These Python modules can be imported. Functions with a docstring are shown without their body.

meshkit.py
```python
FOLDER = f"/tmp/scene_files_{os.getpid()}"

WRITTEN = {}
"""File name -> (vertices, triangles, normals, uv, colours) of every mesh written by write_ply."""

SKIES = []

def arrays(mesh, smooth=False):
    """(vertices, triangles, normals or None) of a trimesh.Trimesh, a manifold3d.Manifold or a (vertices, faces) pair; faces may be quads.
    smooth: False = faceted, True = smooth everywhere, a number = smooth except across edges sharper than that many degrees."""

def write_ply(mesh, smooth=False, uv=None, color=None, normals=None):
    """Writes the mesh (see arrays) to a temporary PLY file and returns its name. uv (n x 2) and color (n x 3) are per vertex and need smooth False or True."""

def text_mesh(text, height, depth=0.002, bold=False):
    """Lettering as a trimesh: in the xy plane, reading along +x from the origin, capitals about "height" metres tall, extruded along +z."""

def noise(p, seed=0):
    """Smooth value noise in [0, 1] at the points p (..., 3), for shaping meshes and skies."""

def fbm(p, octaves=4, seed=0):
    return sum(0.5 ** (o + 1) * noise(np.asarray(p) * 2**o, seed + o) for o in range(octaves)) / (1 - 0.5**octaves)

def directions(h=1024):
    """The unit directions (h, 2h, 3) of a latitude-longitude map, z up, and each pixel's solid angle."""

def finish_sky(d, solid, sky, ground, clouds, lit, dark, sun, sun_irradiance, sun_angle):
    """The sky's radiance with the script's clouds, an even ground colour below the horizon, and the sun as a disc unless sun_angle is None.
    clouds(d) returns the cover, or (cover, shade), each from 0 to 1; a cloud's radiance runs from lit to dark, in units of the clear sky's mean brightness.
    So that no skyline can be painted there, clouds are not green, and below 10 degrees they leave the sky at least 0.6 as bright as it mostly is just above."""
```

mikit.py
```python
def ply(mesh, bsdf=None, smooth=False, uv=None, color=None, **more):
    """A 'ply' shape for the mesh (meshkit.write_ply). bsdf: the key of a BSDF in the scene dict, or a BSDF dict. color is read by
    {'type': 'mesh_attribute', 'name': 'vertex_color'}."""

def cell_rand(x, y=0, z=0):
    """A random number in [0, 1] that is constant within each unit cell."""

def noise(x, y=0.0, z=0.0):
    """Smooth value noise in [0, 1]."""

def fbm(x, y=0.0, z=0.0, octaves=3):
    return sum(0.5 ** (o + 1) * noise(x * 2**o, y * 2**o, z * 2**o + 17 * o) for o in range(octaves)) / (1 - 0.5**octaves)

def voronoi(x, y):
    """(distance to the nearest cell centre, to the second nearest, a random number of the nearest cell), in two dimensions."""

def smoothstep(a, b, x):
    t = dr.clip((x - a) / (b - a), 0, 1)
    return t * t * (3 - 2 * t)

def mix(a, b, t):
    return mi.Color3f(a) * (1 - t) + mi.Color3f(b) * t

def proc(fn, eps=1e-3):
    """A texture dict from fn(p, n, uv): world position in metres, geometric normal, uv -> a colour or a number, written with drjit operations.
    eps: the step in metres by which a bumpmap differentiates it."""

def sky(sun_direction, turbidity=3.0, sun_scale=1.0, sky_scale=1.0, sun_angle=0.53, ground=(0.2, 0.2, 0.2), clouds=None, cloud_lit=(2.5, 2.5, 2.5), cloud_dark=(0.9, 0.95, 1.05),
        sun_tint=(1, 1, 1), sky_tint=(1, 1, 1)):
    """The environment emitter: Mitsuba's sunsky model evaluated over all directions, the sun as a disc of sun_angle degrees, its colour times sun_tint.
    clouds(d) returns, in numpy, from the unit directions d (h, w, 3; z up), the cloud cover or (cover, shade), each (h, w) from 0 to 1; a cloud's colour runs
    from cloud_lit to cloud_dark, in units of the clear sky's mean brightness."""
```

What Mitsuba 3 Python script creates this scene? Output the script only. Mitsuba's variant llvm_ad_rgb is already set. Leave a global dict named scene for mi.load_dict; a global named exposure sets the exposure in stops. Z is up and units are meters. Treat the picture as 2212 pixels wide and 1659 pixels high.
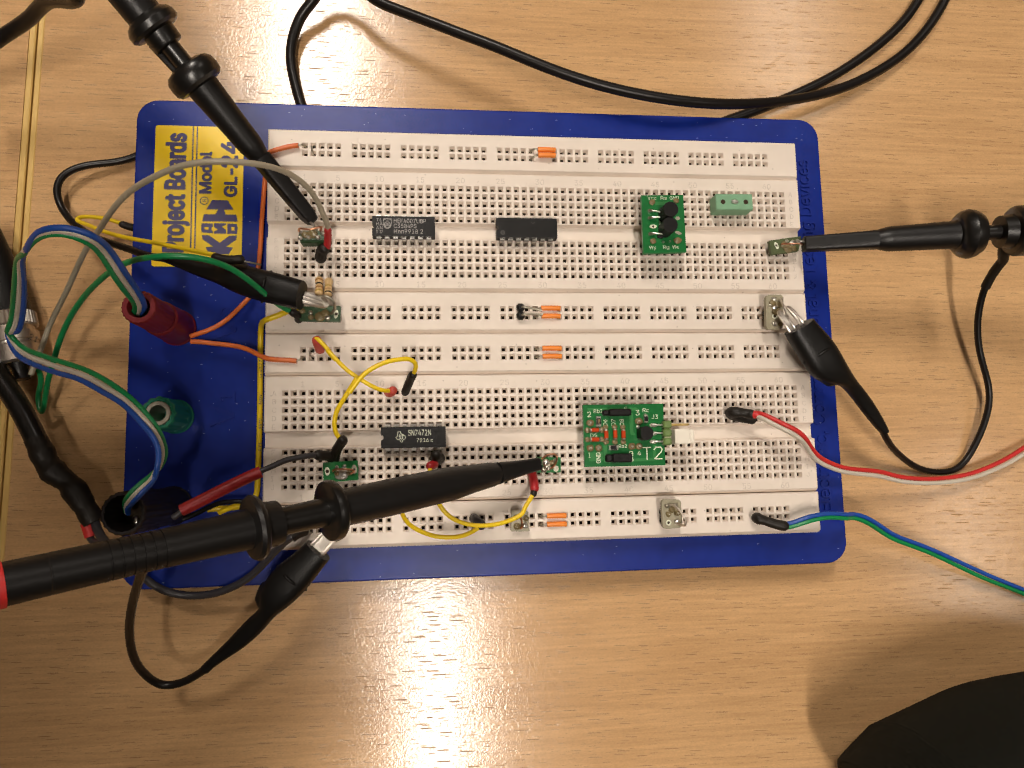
import math, numpy as np, trimesh, shapely, shapely.geometry as sg, shapely.affinity as sa
import mitsuba as mi, drjit as dr, mikit, meshkit
from scipy.interpolate import CubicSpline
T4 = mi.ScalarTransform4f
scene, labels, _n = {}, {}, {}
# ---------------------------------------------------------------- camera, lamps, exposure (millimetres, scaled to metres)
S = 0.001
EYE = np.array([38.938, -86.894, 242.921])
FWD = np.array([0.107905, 0.108171, -0.988259])
DOWN = np.array([-0.010017, -0.993894, -0.109882])
scene['camera'] = {'type': 'perspective', 'fov': 70.2661, 'fov_axis': 'x', 'near_clip': 0.01, 'far_clip': 20.0,
    'to_world': T4().look_at(origin=(EYE * S).tolist(), target=((EYE + FWD * 100) * S).tolist(), up=(-DOWN).tolist())}
exposure = 0.82
AMBIENT = (0.024, 0.0145, 0.0075)
scene['room_glow'] = {'type': 'constant', 'radiance': {'type': 'rgb', 'value': list(AMBIENT)}}
# fluorescent ceiling lights: centre x, y (mm), half width, half length, radiance
LIGHTS = [(38, -830, 52, 420, 60, 'behind the photographer'), (-330, 1330, 130, 420, 33, 'beyond the top edge'), (1250, 1500, 90, 500, 6, 'beyond the top right corner'), (1760, -520, 90, 420, 6, 'beyond the right edge')]
WARM = np.array((1.0, 0.90, 0.79))
CEIL = 2000.0
for i, (x, y, w, l, e, where) in enumerate(LIGHTS):
    k = 'ceiling_light' + ('_%03d' % i if i else '')
    scene[k] = {'type': 'rectangle', 'to_world': T4().translate([x * S, y * S, CEIL * S]).rotate([1, 0, 0], 180).scale([w * S, l * S, 1]),
        'emitter': {'type': 'area', 'radiance': {'type': 'rgb', 'value': (WARM * e).tolist()}}}
    labels[k] = {'label': 'fluorescent ceiling light high ' + where + ' of the photo', 'category': 'lamp', 'group': 'ceiling lights above the desk'}

# ---------------------------------------------------------------- helpers
def num(key):
    _n[key] = _n.get(key, -1) + 1
    return key if _n[key] == 0 else '%s_%03d' % (key, _n[key])
def thing(name, label, cat, group=None):
    k = num(name); labels[k] = {'label': label, 'category': cat}
    if group: labels[k]['group'] = group
    return k
def part(parent, name, mesh, mat, smooth=35, label=None, kind=None):
    k = num(parent + '__' + name)
    if isinstance(mesh, (list, tuple)) and not isinstance(mesh[0], np.ndarray): mesh = cat(mesh)
    m = mesh.copy(); m.vertices = np.array(m.vertices) * S
    scene[k] = mikit.ply(m, mat, smooth=smooth)
    if label or kind:
        labels[k] = {}
        if label: labels[k]['label'] = label
        if kind: labels[k]['kind'] = kind
    return k
def solo(key, mesh, mat, smooth=35):
    m = mesh.copy(); m.vertices = np.array(m.vertices) * S
    scene[key] = mikit.ply(m, mat, smooth=smooth)
def cat(ms): return trimesh.util.concatenate(list(ms))
def V(*a): return np.array(a, float)
def unit(v): v = np.asarray(v, float); return v / (np.linalg.norm(v) + 1e-12)
def mesh_of(v, f): return trimesh.Trimesh(np.asarray(v, float), np.asarray(f, int), process=False)
def grid_faces(n, m, wrap=True):
    f = []
    for i in range(n - 1):
        for j in range(m if wrap else m - 1):
            a, b = i * m + j, i * m + (j + 1) % m
            c, d = a + m, b + m
            f += [[a, b, d], [a, d, c]]
    return f
def rings(R, cap=True):
    n, m = len(R), len(R[0])
    v = np.array(R).reshape(-1, 3); f = grid_faces(n, m)
    if cap:
        v = np.vstack([v, [np.mean(R[0], 0)], [np.mean(R[-1], 0)]])
        a, b = n * m, n * m + 1
        f += [[a, (j + 1) % m, j] for j in range(m)] + [[b, (n - 1) * m + j, (n - 1) * m + (j + 1) % m] for j in range(m)]
    return mesh_of(v, f)
def spline(pts, step=0.8):
    p = np.asarray(pts, float)
    if len(p) == 2: p = np.array([p[0], (p[0] + p[1]) / 2, p[1]])
    d = np.sqrt(np.linalg.norm(np.diff(p[:, :3], axis=0), axis=1)) + 1e-6
    s = np.concatenate([[0], np.cumsum(d)])
    L = np.linalg.norm(np.diff(p[:, :3], axis=0), axis=1).sum()
    return CubicSpline(s, p)(np.linspace(0, s[-1], max(4, int(L / step))))
def tube(pts, r, seg=12, step=0.8, smooth=True, cap=True, wob=0.0, seed=1):
    p = spline(pts, step) if smooth else np.asarray(pts, float)
    n = len(p); r = np.interp(np.linspace(0, 1, n), np.linspace(0, 1, np.size(r)), np.atleast_1d(r))
    if wob: r = r * (1 + wob * (meshkit.fbm(np.stack([p[:, 0] * .5, p[:, 1] * .5, p[:, 2] * .5 + seed * 9], 1), 2) - .5) * 2)
    t = np.gradient(p, axis=0); t /= np.linalg.norm(t, axis=1, keepdims=True)
    u = unit(np.cross(t[0], [0, 0, 1] if abs(t[0][2]) < .9 else [1, 0, 0])); R = []; a = np.arange(seg) * 2 * np.pi / seg
    e = []
    for i in range(n):
        u = unit(u - t[i] * (u @ t[i])); v = np.cross(t[i], u); e.append((u, v))
    idx = list(range(n))
    for i in idx: R.append(p[i] + r[i] * (np.cos(a)[:, None] * e[i][0] + np.sin(a)[:, None] * e[i][1]))
    if cap == 'round':
        def end(i, s):
            return [p[i] + s * t[i] * r[i] * math.sin(q) + r[i] * math.cos(q) * (np.cos(a)[:, None] * e[i][0] + np.sin(a)[:, None] * e[i][1]) for q in (.45, .9, 1.3)]
        R = end(0, -1)[::-1] + R + end(n - 1, 1)
    return rings(R)
def lathe(prof, o, d, seg=32, flutes=0, depth=0.0, sq=None, roll=0.0, cap=True):
    """prof [(t, r)] along d from o; sq: superellipse exponent per station."""
    d = unit(d); u = unit(np.cross(d, [0, 0, 1] if abs(d[2]) < .9 else [1, 0, 0])); v = np.cross(d, u)
    u, v = math.cos(roll) * u + math.sin(roll) * v, -math.sin(roll) * u + math.cos(roll) * v
    a = np.arange(seg) * 2 * np.pi / seg; R = []
    for i, (t, r) in enumerate(prof):
        rr = np.full(seg, r)
        if flutes: rr = r * (1 + depth * np.cos(a * flutes))
        if sq is not None:
            q = sq[i]; rr = r / (np.abs(np.cos(a)) ** q + np.abs(np.sin(a)) ** q) ** (1 / q)
        R.append(np.asarray(o) + d * t + rr[:, None] * (np.cos(a)[:, None] * u + np.sin(a)[:, None] * v))
    return rings(R, cap)
def loft(st, seg=24, p=2.4, step=1.5):
    """st: (left, right, half height): superelliptic sections through the two silhouette points."""
    q = spline([list(l) + list(r) + [h] for l, r, h in st], step) if len(st) > 2 else np.array([list(l) + list(r) + [h] for l, r, h in st])
    c = (q[:, :3] + q[:, 3:6]) / 2; t = np.gradient(c, axis=0); a = np.arange(seg) * 2 * np.pi / seg; R = []
    for i in range(len(q)):
        h = (q[i, 3:6] - q[i, :3]) / 2; n = unit(np.cross(h, t[i])); n = n if n[2] > 0 else -n
        k = (np.abs(np.cos(a)) ** p + np.abs(np.sin(a)) ** p) ** (-1 / p)
        R.append(c[i] + (k * np.cos(a))[:, None] * h + (k * np.sin(a))[:, None] * n * q[i, 6])
    m = rings(R); m.fix_normals(); return m
def box(c, e): m = trimesh.creation.box(extents=e); m.apply_translation(c); return m
def rbox(c, e, ch=0.3):
    """box with chamfered edges"""
    x, y, z = np.array(e) / 2; ch = min(ch, x * .9, y * .9, z * .9); v = []
    for sx in (-1, 1):
        for sy in (-1, 1):
            for sz in (-1, 1):
                v += [[sx * x, sy * (y - ch), sz * (z - ch)], [sx * (x - ch), sy * y, sz * (z - ch)], [sx * (x - ch), sy * (y - ch), sz * z]]
    m = trimesh.convex.convex_hull(np.array(v)); m.apply_translation(c); return m
def extr(poly, z0, h):
    m = cat([trimesh.creation.extrude_polygon(g, h, engine='earcut') for g in getattr(poly, 'geoms', [poly])]); m.apply_translation([0, 0, z0]); return m
def rrect(x0, y0, x1, y1, r): return sg.box(x0 + r, y0 + r, x1 - r, y1 - r).buffer(r, 8) if r else sg.box(x0, y0, x1, y1)
def slab(x0, y0, x1, y1, r, z0, z1, ch=0.5):
    """rounded-corner plate with a bevelled upper edge"""
    lv = [(0, z0), (0, z1 - ch), (.3 * ch, z1 - .3 * ch), (ch, z1)]
    R = []
    for k, z in lv:
        rr = max(r - k, .01); pts = []
        for cx, cy, a0 in ((x1 - r, y1 - r, 0), (x0 + r, y1 - r, 90), (x0 + r, y0 + r, 180), (x1 - r, y0 + r, 270)):
            for a in np.radians(np.linspace(a0, a0 + 90, 10)): pts.append([cx + rr * math.cos(a), cy + rr * math.sin(a), z])
        R.append(pts)
    return rings(R)
def ball(c, r, sub=2):
    m = trimesh.creation.icosphere(sub); m.vertices = m.vertices * np.asarray(r); m.apply_translation(c); return m
def blob(c, r, seed=0, amp=.25):
    m = trimesh.creation.icosphere(3); n = meshkit.fbm(np.array(m.vertices) * 1.6 + seed * 7.3, 2)
    m.vertices = m.vertices * (1 + amp * (n[:, None] - .5) * 2) * np.asarray(r); m.apply_translation(c); return m
def frame(o, x, y):
    """4x4 of a local frame with origin o, x towards x, y roughly towards y"""
    u = unit(np.subtract(x, o)); w = unit(np.cross(u, np.subtract(y, o))); v = np.cross(w, u)
    M = np.eye(4); M[:3, 0], M[:3, 1], M[:3, 2], M[:3, 3] = u, v, w, o; return M
def at(m, M): m = m.copy(); m.apply_transform(M); return m
def rz(deg, o=(0, 0, 0)):
    M = trimesh.transformations.rotation_matrix(math.radians(deg), [0, 0, 1]); M[:3, 3] = o; return M
def text(s, h, d=.05, o=(0, 0, 0), deg=0, bold=False, width=None, mid=False):
    m = meshkit.text_mesh(s, h, d, bold)
    if width: m.vertices = m.vertices * [width / (m.bounds[1][0] - m.bounds[0][0]), 1, 1]
    if mid: m.apply_translation([-(m.bounds[0][0] + m.bounds[1][0]) / 2, 0, 0])
    m.apply_transform(rz(deg, o)); return m
def stroke(pts, w, z0, h): return extr(sg.LineString(pts).buffer(w / 2, 4), z0, h)

# ---------------------------------------------------------------- materials
def rgb(c): return {'type': 'rgb', 'value': list(map(float, c))}
def warm(c): return (c[0], c[1] * .935, c[2] * .87)
def plastic(name, c, rough=.4, spec=.5, coat=0.0, gloss=.9):
    d = {'type': 'principled', 'base_color': rgb(warm(c)), 'roughness': rough, 'specular': spec}
    if coat: d.update(clearcoat=coat, clearcoat_gloss=gloss)
    scene[name] = {'type': 'twosided', 'bsdf': d}
def metal(name, c, rough=.25):
    scene[name] = {'type': 'twosided', 'bsdf': {'type': 'principled', 'base_color': rgb(c), 'roughness': rough, 'metallic': 1.0}}
smooth, mixc, noise, fbm = mikit.smoothstep, mikit.mix, mikit.noise, mikit.fbm
def pores(x, y, cx, cy, thick, dens, slope, seed):
    """short dark dashes of the beech print: 0..1"""
    y = y + slope * x
    row = dr.floor(y / cy); x = x + mikit.cell_rand(row, seed) * cx
    col = dr.floor(x / cx)
    r1, r2, r3, r4 = (mikit.cell_rand(col, row, seed + k) for k in (1, 2, 3, 4))
    fx, fy = x / cx - col, y / cy - row
    half = .1 + .3 * r2
    along = 1 - smooth(half * .55, half, dr.abs(fx - .5 + .1 * (r4 - .5)))
    t = thick / cy
    across = 1 - smooth(t * .35, t, dr.abs(fy - (.25 + .5 * r3)))
    return along * across * dr.select(r1 < dens, .45 + .55 * r4, 0)
def wood_marks(p):
    x, y = p.x * 1000, p.y * 1000
    w = 2.2 * (fbm(x * .011, y * .05, 3.1, 2) - .5)
    y = y + w
    a = pores(x, y, 8.0, 1.5, .19, .30, .03, 11)
    b = pores(x, y, 4.6, .9, .13, .36, -.02, 29)
    return dr.maximum(a, .65 * b)
def wood_color(p, n, uv):
    x, y = p.x * 1000, p.y * 1000
    w = 3.0 * (fbm(x * .012, y * .06, 7.7, 2) - .5)
    yy = y + w
    broad = fbm(x * .006, yy * .075, 1.3, 3)
    fine = fbm(x * .05, yy * 1.15, 5.9, 3)
    hair = noise(x * .16, yy * 3.4, 2.2)
    c = mixc((.44, .256, .118), (.58, .36, .178), smooth(.2, .8, .45 * broad + .42 * fine + .13 * hair))
    g = noise(x * 1.9, y * 3.1, 8.8)
    c = c * (.93 + .14 * g)
    return mixc(c, (.22, .118, .05), .7 * wood_marks(p))
def wood_rough(p, n, uv): return .135 + .4 * wood_marks(p) + .05 * noise(p.x * 2600, p.y * 4100, 3.3)
def wood_relief(p, n, uv):
    x, y = p.x * 1000, p.y * 1000
    return (.55 * noise(x * 1.3, y * 2.1, 4.4) + .35 * noise(x * 3.1, y * 4.3, 9.1)) * .042e-3 - .03e-3 * wood_marks(p)
scene['beech_laminate'] = {'type': 'twosided', 'bsdf': {'type': 'bumpmap', 'arbitrary': mikit.proc(wood_relief, 1e-4), 'scale': 1.0, 'bsdf':
    {'type': 'principled', 'base_color': mikit.proc(wood_color), 'roughness': mikit.proc(wood_rough), 'specular': .5}}}
def blue_color(p, n, uv):
    x, y = p.x * 1000, p.y * 1000
    d, _, r = mikit.voronoi(x * .22, y * .22)
    speck = (1 - smooth(.02 * r, .05 * r, d)) * dr.select(r > .80, .8, 0)
    d2, _, r2 = mikit.voronoi(x * .06 + 9, y * .19 + 4)
    scratch = (1 - smooth(.01, .03, d2)) * dr.select(r2 > .6, 1, 0)
    c = mixc((.004, .015, .17), (.006, .022, .21), fbm(x * .2, y * .2, 1.0, 3))
    return mixc(c, (.30, .36, .55), .75 * dr.maximum(speck, scratch))
def blue_relief(p, n, uv):
    x, y = p.x * 1000, p.y * 1000
    return (noise(x * 2.2, y * 2.2, 1.7) + .5 * noise(x * 4.7, y * 4.7, 3.3)) * .02e-3
scene['blue_plastic'] = {'type': 'twosided', 'bsdf': {'type': 'bumpmap', 'arbitrary': mikit.proc(blue_relief, 1e-4), 'scale': 1.0, 'bsdf':
    {'type': 'principled', 'base_color': mikit.proc(blue_color), 'roughness': .34, 'specular': .22}}}
def ivory_color(p, n, uv):
    x, y = p.x * 1000, p.y * 1000
    d, _, r = mikit.voronoi(x * .17, y * .17)
    speck = (1 - smooth(.02, .05, d)) * dr.select(r > .8, 1, 0)
    return mixc(mixc((.655, .575, .495), (.73, .645, .56), fbm(x * .09, y * .16, 2.0, 3)), (.30, .25, .2), .5 * speck)
scene['ivory_plastic'] = {'type': 'twosided', 'bsdf': {'type': 'principled', 'base_color': mikit.proc(ivory_color), 'roughness': .46, 'specular': .35}}
def knit_relief(p, n, uv):
    x, y, z = p.x * 1000, p.y * 1000, p.z * 1000
    u = x + .08 * y
    return dr.abs(dr.sin(u * (np.pi / 1.15))) * .35e-3 + .12e-3 * noise(x * 2.5, y * 2.5, z * 2.5)
scene['dark_knit'] = {'type': 'twosided', 'bsdf': {'type': 'bumpmap', 'arbitrary': mikit.proc(knit_relief, 1e-4), 'scale': 1.0, 'bsdf':
    {'type': 'principled', 'base_color': rgb((.012, .013, .010)), 'roughness': .95, 'specular': .15, 'sheen': .3}}}
plastic('ivory_plain', (.73, .69, .63), .35)
plastic('ivory_mark', (.565, .53, .49), .4)
plastic('edge_vinyl', (.60, .42, .14), .45)
plastic('socket_dark', (.035, .024, .012), .7, .2)
plastic('dark_gap', (.05, .03, .015), .9, .1)
plastic('yellow_film', (.80, .58, .01), .35)
plastic('navy_ink', (.055, .05, .16), .5)
plastic('blue_plain', (.006, .02, .215), .34, .25)
plastic('black_gloss', (.007, .007, .007), .3, .5)
plastic('black_satin', (.008, .008, .0085), .4, .34)
plastic('black_rubber', (.006, .006, .006), .42, .25)
plastic('black_cable', (.008, .007, .007), .34, .3)
plastic('shrink_black', (.012, .010, .008), .5, .3)
plastic('post_red', (.15, .007, .013), .4)
plastic('plug_red', (.19, .010, .016), .5)
plastic('post_green', (.006, .15, .09), .35)
plastic('post_black', (.009, .007, .007), .42, .25)
plastic('orange_wire', (.62, .15, .035), .4)
plastic('orange_bright', (.78, .24, .03), .4)
plastic('yellow_wire', (.75, .56, .012), .35)
plastic('grey_wire', (.34, .32, .25), .4)
plastic('green_wire', (.006, .22, .07), .35)
plastic('teal_wire', (.006, .19, .12), .4)
plastic('white_wire', (.52, .50, .44), .4)
plastic('blue_wire', (.012, .07, .36), .4)
plastic('red_wire', (.52, .03, .03), .4)
plastic('charcoal_wire', (.035, .035, .042), .38)
plastic('red_sleeve', (.36, .016, .02), .42)
plastic('brick_sleeve', (.45, .06, .04), .5)
plastic('board_green', (.006, .13, .03), .28)
plastic('board_green_light', (.03, .19, .055), .3)
plastic('board_olive', (.06, .085, .03), .5)
plastic('board_dark', (.02, .06, .02), .4)
plastic('perf_grey', (.27, .26, .19), .45)
plastic('silk_white', (.62, .68, .58), .6)
plastic('ink_grey', (.36, .36, .37), .6)
plastic('ink_dim', (.05, .05, .05), .6)
plastic('chip_black', (.007, .007, .007), .45, .22)
plastic('resin_beige', (.62, .46, .24), .35)
plastic('band_brown', (.30, .13, .03), .45)
plastic('band_gold', (.40, .27, .06), .4)
plastic('diode_glass', (.45, .06, .018), .12)
plastic('terminal_green', (.17, .36, .23), .5)
plastic('header_green', (.13, .22, .07), .45)
plastic('white_nylon', (.74, .74, .68), .4)
plastic('flux', (.16, .13, .06), .3)
plastic('skin', (.45, .27, .19), .5)
metal('tin', (.80, .78, .72), .22)
metal('solder', (.66, .64, .58), .28)
metal('nickel', (.72, .67, .60), .36)
metal('copper', (.80, .42, .25), .28)
metal('brass', (.75, .55, .20), .3)
metal('dull_tin', (.45, .42, .34), .42)
# ---------------------------------------------------------------- desk tops
G0, G1 = np.array((-90.73, 62.12, 0.00)), np.array((-93.39, -56.30, 0.00))
gu = unit(G0 - G1); gn = np.array([gu[1], -gu[0], 0])          # along the joint, and towards the right-hand desk
Mg = np.eye(4); Mg[:3, 0], Mg[:3, 1], Mg[:3, 3] = gn, gu, G1
def desk(key, label, x0, x1, e0, e1):
    labels[key] = {'label': label, 'category': 'desk'}
    part(key, 'table_top', at(box([(x0 + x1) / 2, 0, -12.5], [x1 - x0, 1300, 25]), Mg), 'beech_laminate', False)
    part(key, 'edge_band', at(rbox([(e0 + e1) / 2, 0, -12.45], [e1 - e0, 1300, 25], .35), Mg), 'edge_vinyl', False, label='yellowish plastic edge band of the desk')
num('desk'); num('desk')
desk('desk', 'light beech laminate desk top under the blue breadboard', 2.35, 900, .3, 2.35)
desk('desk_001', 'neighbouring beech desk top at the left edge, beyond the narrow joint', -700, -2.4, -2.4, -.25)

# ---------------------------------------------------------------- breadboard
ZP, ZT = 11.5, 20.0          # base plate top, strip top
bb = thing('breadboard', 'blue solderless breadboard with ivory socket strips and a yellow corner label', 'breadboard')
part(bb, 'base_plate', slab(-53.9, -121.9, 174.4, 31, 7, 7.3, ZP, .9), 'blue_plastic', 30)
for x, y in ((-46, 23), (166, 23), (-46, -114), (166, -114)):
    part(bb, 'foot', lathe([(0, 5.5), (6.5, 6), (7.5, 6)], (x, y, 0), (0, 0, 1), 20), 'black_rubber')
def strip(name, y0, y1, rows, cols, groove=None):
    """one socket strip: top sheet with real square holes, bevelled long edges, funnels and dark wells"""
    x0, x1 = -11.3, 161.0
    half, inner, P = .88, .48, 2.54
    bx, bt, bbm, bdp = .45, .45, .75, 2.2
    yprof = [(y0, -2.4), (y0 + .4, -1.25), (y0 + 1.15, 0), (y1 - bt, 0), (y1, -bt)]
    if groove: yprof += [(groove[0], 0), (groove[0] - .4, -2.4), (groove[1] + .5, -2.4), (groove[1], 0)]
    yprof = sorted(yprof)
    ys = sorted(set([p[0] for p in yprof] + [r + s * half for r in rows for s in (-1, 1)]))
    cx = [(c - 1) * P for c in cols]
    xs = sorted(set([x0, x0 + bx, x1 - bx, x1] + [c + s * half for c in cx for s in (-1, 1)]))
    zy = np.interp(ys, [p[0] for p in yprof], [p[1] for p in yprof])
    zx = np.interp(xs, [x0, x0 + bx, x1 - bx, x1], [-bx, 0, 0, -bx])
    nx, ny = len(xs), len(ys)
    v = [[xs[i], ys[j], ZT + min(zx[i], zy[j])] for i in range(nx) for j in range(ny)]
    colset = np.array(cx); rowset = np.array(rows); f = []
    for i in range(nx - 1):
        xm = (xs[i] + xs[i + 1]) / 2; inx = np.abs(colset - xm).min() < half
        for j in range(ny - 1):
            ym = (ys[j] + ys[j + 1]) / 2
            if inx and np.abs(rowset - ym).min() < half: continue
            a, b, c, d = i * ny + j, (i + 1) * ny + j, (i + 1) * ny + j + 1, i * ny + j + 1
            f += [[a, b, c], [a, c, d]]
    border = [(i * ny) for i in range(nx)] + [(nx - 1) * ny + j for j in range(1, ny)] + [i * ny + ny - 1 for i in range(nx - 2, -1, -1)] + [j for j in range(ny - 2, 0, -1)]
    k = len(v); v += [[v[q][0], v[q][1], ZP] for q in border]; nb = len(border)
    for q in range(nb): f += [[border[q], k + q, k + (q + 1) % nb], [border[q], k + (q + 1) % nb, border[(q + 1) % nb]]]
    dv, df = [], []
    sq = np.array([[-1, -1], [1, -1], [1, 1], [-1, 1]])
    for x in cx:
        for y in rows:
            k = len(v)
            for s, z in ((half, 0), (inner, -1.5), (inner, -1.65)): v += [[x + s * q[0], y + s * q[1], ZT + z] for q in sq]
            for l in (0, 4):
                for q in range(4): f += [[k + l + q, k + l + (q + 1) % 4, k + l + 4 + (q + 1) % 4], [k + l + q, k + l + 4 + (q + 1) % 4, k + l + 4 + q]]
            k = len(dv)
            for s, z in ((inner, -1.65), (inner, -5)): dv += [[x + s * q[0], y + s * q[1], ZT + z] for q in sq]
            for q in range(4): df += [[k + q, k + (q + 1) % 4, k + 4 + (q + 1) % 4], [k + q, k + 4 + (q + 1) % 4, k + 4 + q]]
            df += [[k + 4, k + 5, k + 6], [k + 4, k + 6, k + 7]]
    s = part(bb, name, mesh_of(v, f), 'ivory_plastic', False)
    part(s, 'contact_springs', mesh_of(dv, df), 'socket_dark', False, kind='stuff')
    return s
BUS = [c for a, b in ((1, 29), (32, 60)) for c in range(a, b + 1) if (c - a) % 6 < 5]
TERM = list(range(-1, 63))
def term_rows(a): return [a - r * 2.54 for r in range(5)] + [a - 17.78 - r * 2.54 for r in range(5)]
strip('bus_strip', 5.24, 18.15, (13.0, 10.46), BUS)
strip('bus_strip', -46.46, -33.44, (-38.75, -41.29), BUS)
strip('bus_strip', -59.38, -46.5, (-51.5, -54.04), BUS)
strip('bus_strip', -111.0, -98.04, (-103.1, -105.64), BUS)
for a in (0.0, -64.6):
    s = strip('terminal_strip', a - 33.4, a + 5.2, term_rows(a), TERM, (a - 11.35, a - 16.55))
    ms = []
    for yy in (a + 1.75, a - 32.0):
        for c in [1] + list(range(5, 61, 5)): ms.append(text(str(c), 1.75, .1, ((c - 1) * 2.54, yy, ZT), mid=True))
    for i, ch in enumerate('ABCDEFGHIJ'):
        for xx in (-8.6, 157.6): ms.append(text(ch, 1.5, .1, (xx - .4, term_rows(a)[i] - .7, ZT), 0))
    part(s, 'numeral', cat(ms), 'ivory_mark', False, label='faint raised column numbers and row letters')
# raised lettering of the base plate
w = text('Electronic, Communicational & Testing Devices', 4.4, .6, (0, 0, 0), width=121)
part(bb, 'lettering', at(w, rz(90, (169.6, -105.5, ZP))), 'blue_plain', False, label='raised lettering along the right edge')
def vlabel(a, b): return cat([at(text('V', 7.4, .6, width=6.8), rz(90, a)), at(text(b, 5.0, .6), rz(90, (a[0] + .2, a[1] + 7.2, a[2])))])
part(bb, 'lettering', vlabel((-21.78, -74.10, 11.50), '1'), 'blue_plain', False, label='raised terminal mark V1')
part(bb, 'lettering', vlabel((-21.81, -47.45, 11.50), '2'), 'blue_plain', False, label='raised terminal mark V2')
# yellow label
lab = part(bb, 'label_plate', extr(rrect(-47.7, -23.7, -20.6, 22.2, .8), ZP, .3), 'yellow_film', False)
def ink(name, mesh, label=None): return part(lab, name, mesh, 'navy_ink', False, label)
def C5(x, y): return (-47.7 + (x - 112) / 36.0 + (y - 65) * .0006, 22.2 - (y - 65) / 33.85)      # points of the printed artwork, mm
ZL = ZP + .3
def ltext(s, h, x, y, length, bold=True):
    a = C5(x, y); t = text(s, h, .05, width=length, bold=bold)
    return cat([at(t, rz(90, (a[0] + dx, a[1] + dy, ZL + .004 * i))) for i, (dx, dy) in enumerate([(h / 5.7 * p, h / 5.7 * q) for p, q in ((0, 0), (.16, .16), (-.16, .16), (.16, -.16), (-.16, -.16), (.22, 0), (-.22, 0), (0, .22), (0, -.22))])])
ink('lettering', ltext('Project Boards', 5.7, 412, 1478, 38.6), 'Project Boards')
ink('lettering', ltext('Model', 3.4, 718, 828, 13.6), 'Model')
ink('lettering', cat([ltext('GL-', 3.6, 1000, 858, 9.2), ltext('24', 4.8, 1008, 545, 9.0)]), 'GL-24')
for x in (516, 561): ink('rule', extr(sg.Polygon([C5(x + 3, 68), C5(x + 15, 68), C5(x - 8, 1430), C5(x - 22, 1430)]), ZL, .05))
r0 = C5(648, 897); ring = sg.Point(r0).buffer(1.32).difference(sg.Point(r0).buffer(1.08))
ink('registered_mark', cat([extr(ring, ZL, .05), at(text('R', 1.3, .05), rz(90, (r0[0] + .62, r0[1] - .45, ZL)))]))
def pg(*p): return sg.Polygon([C5(*q) for q in p])
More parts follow.
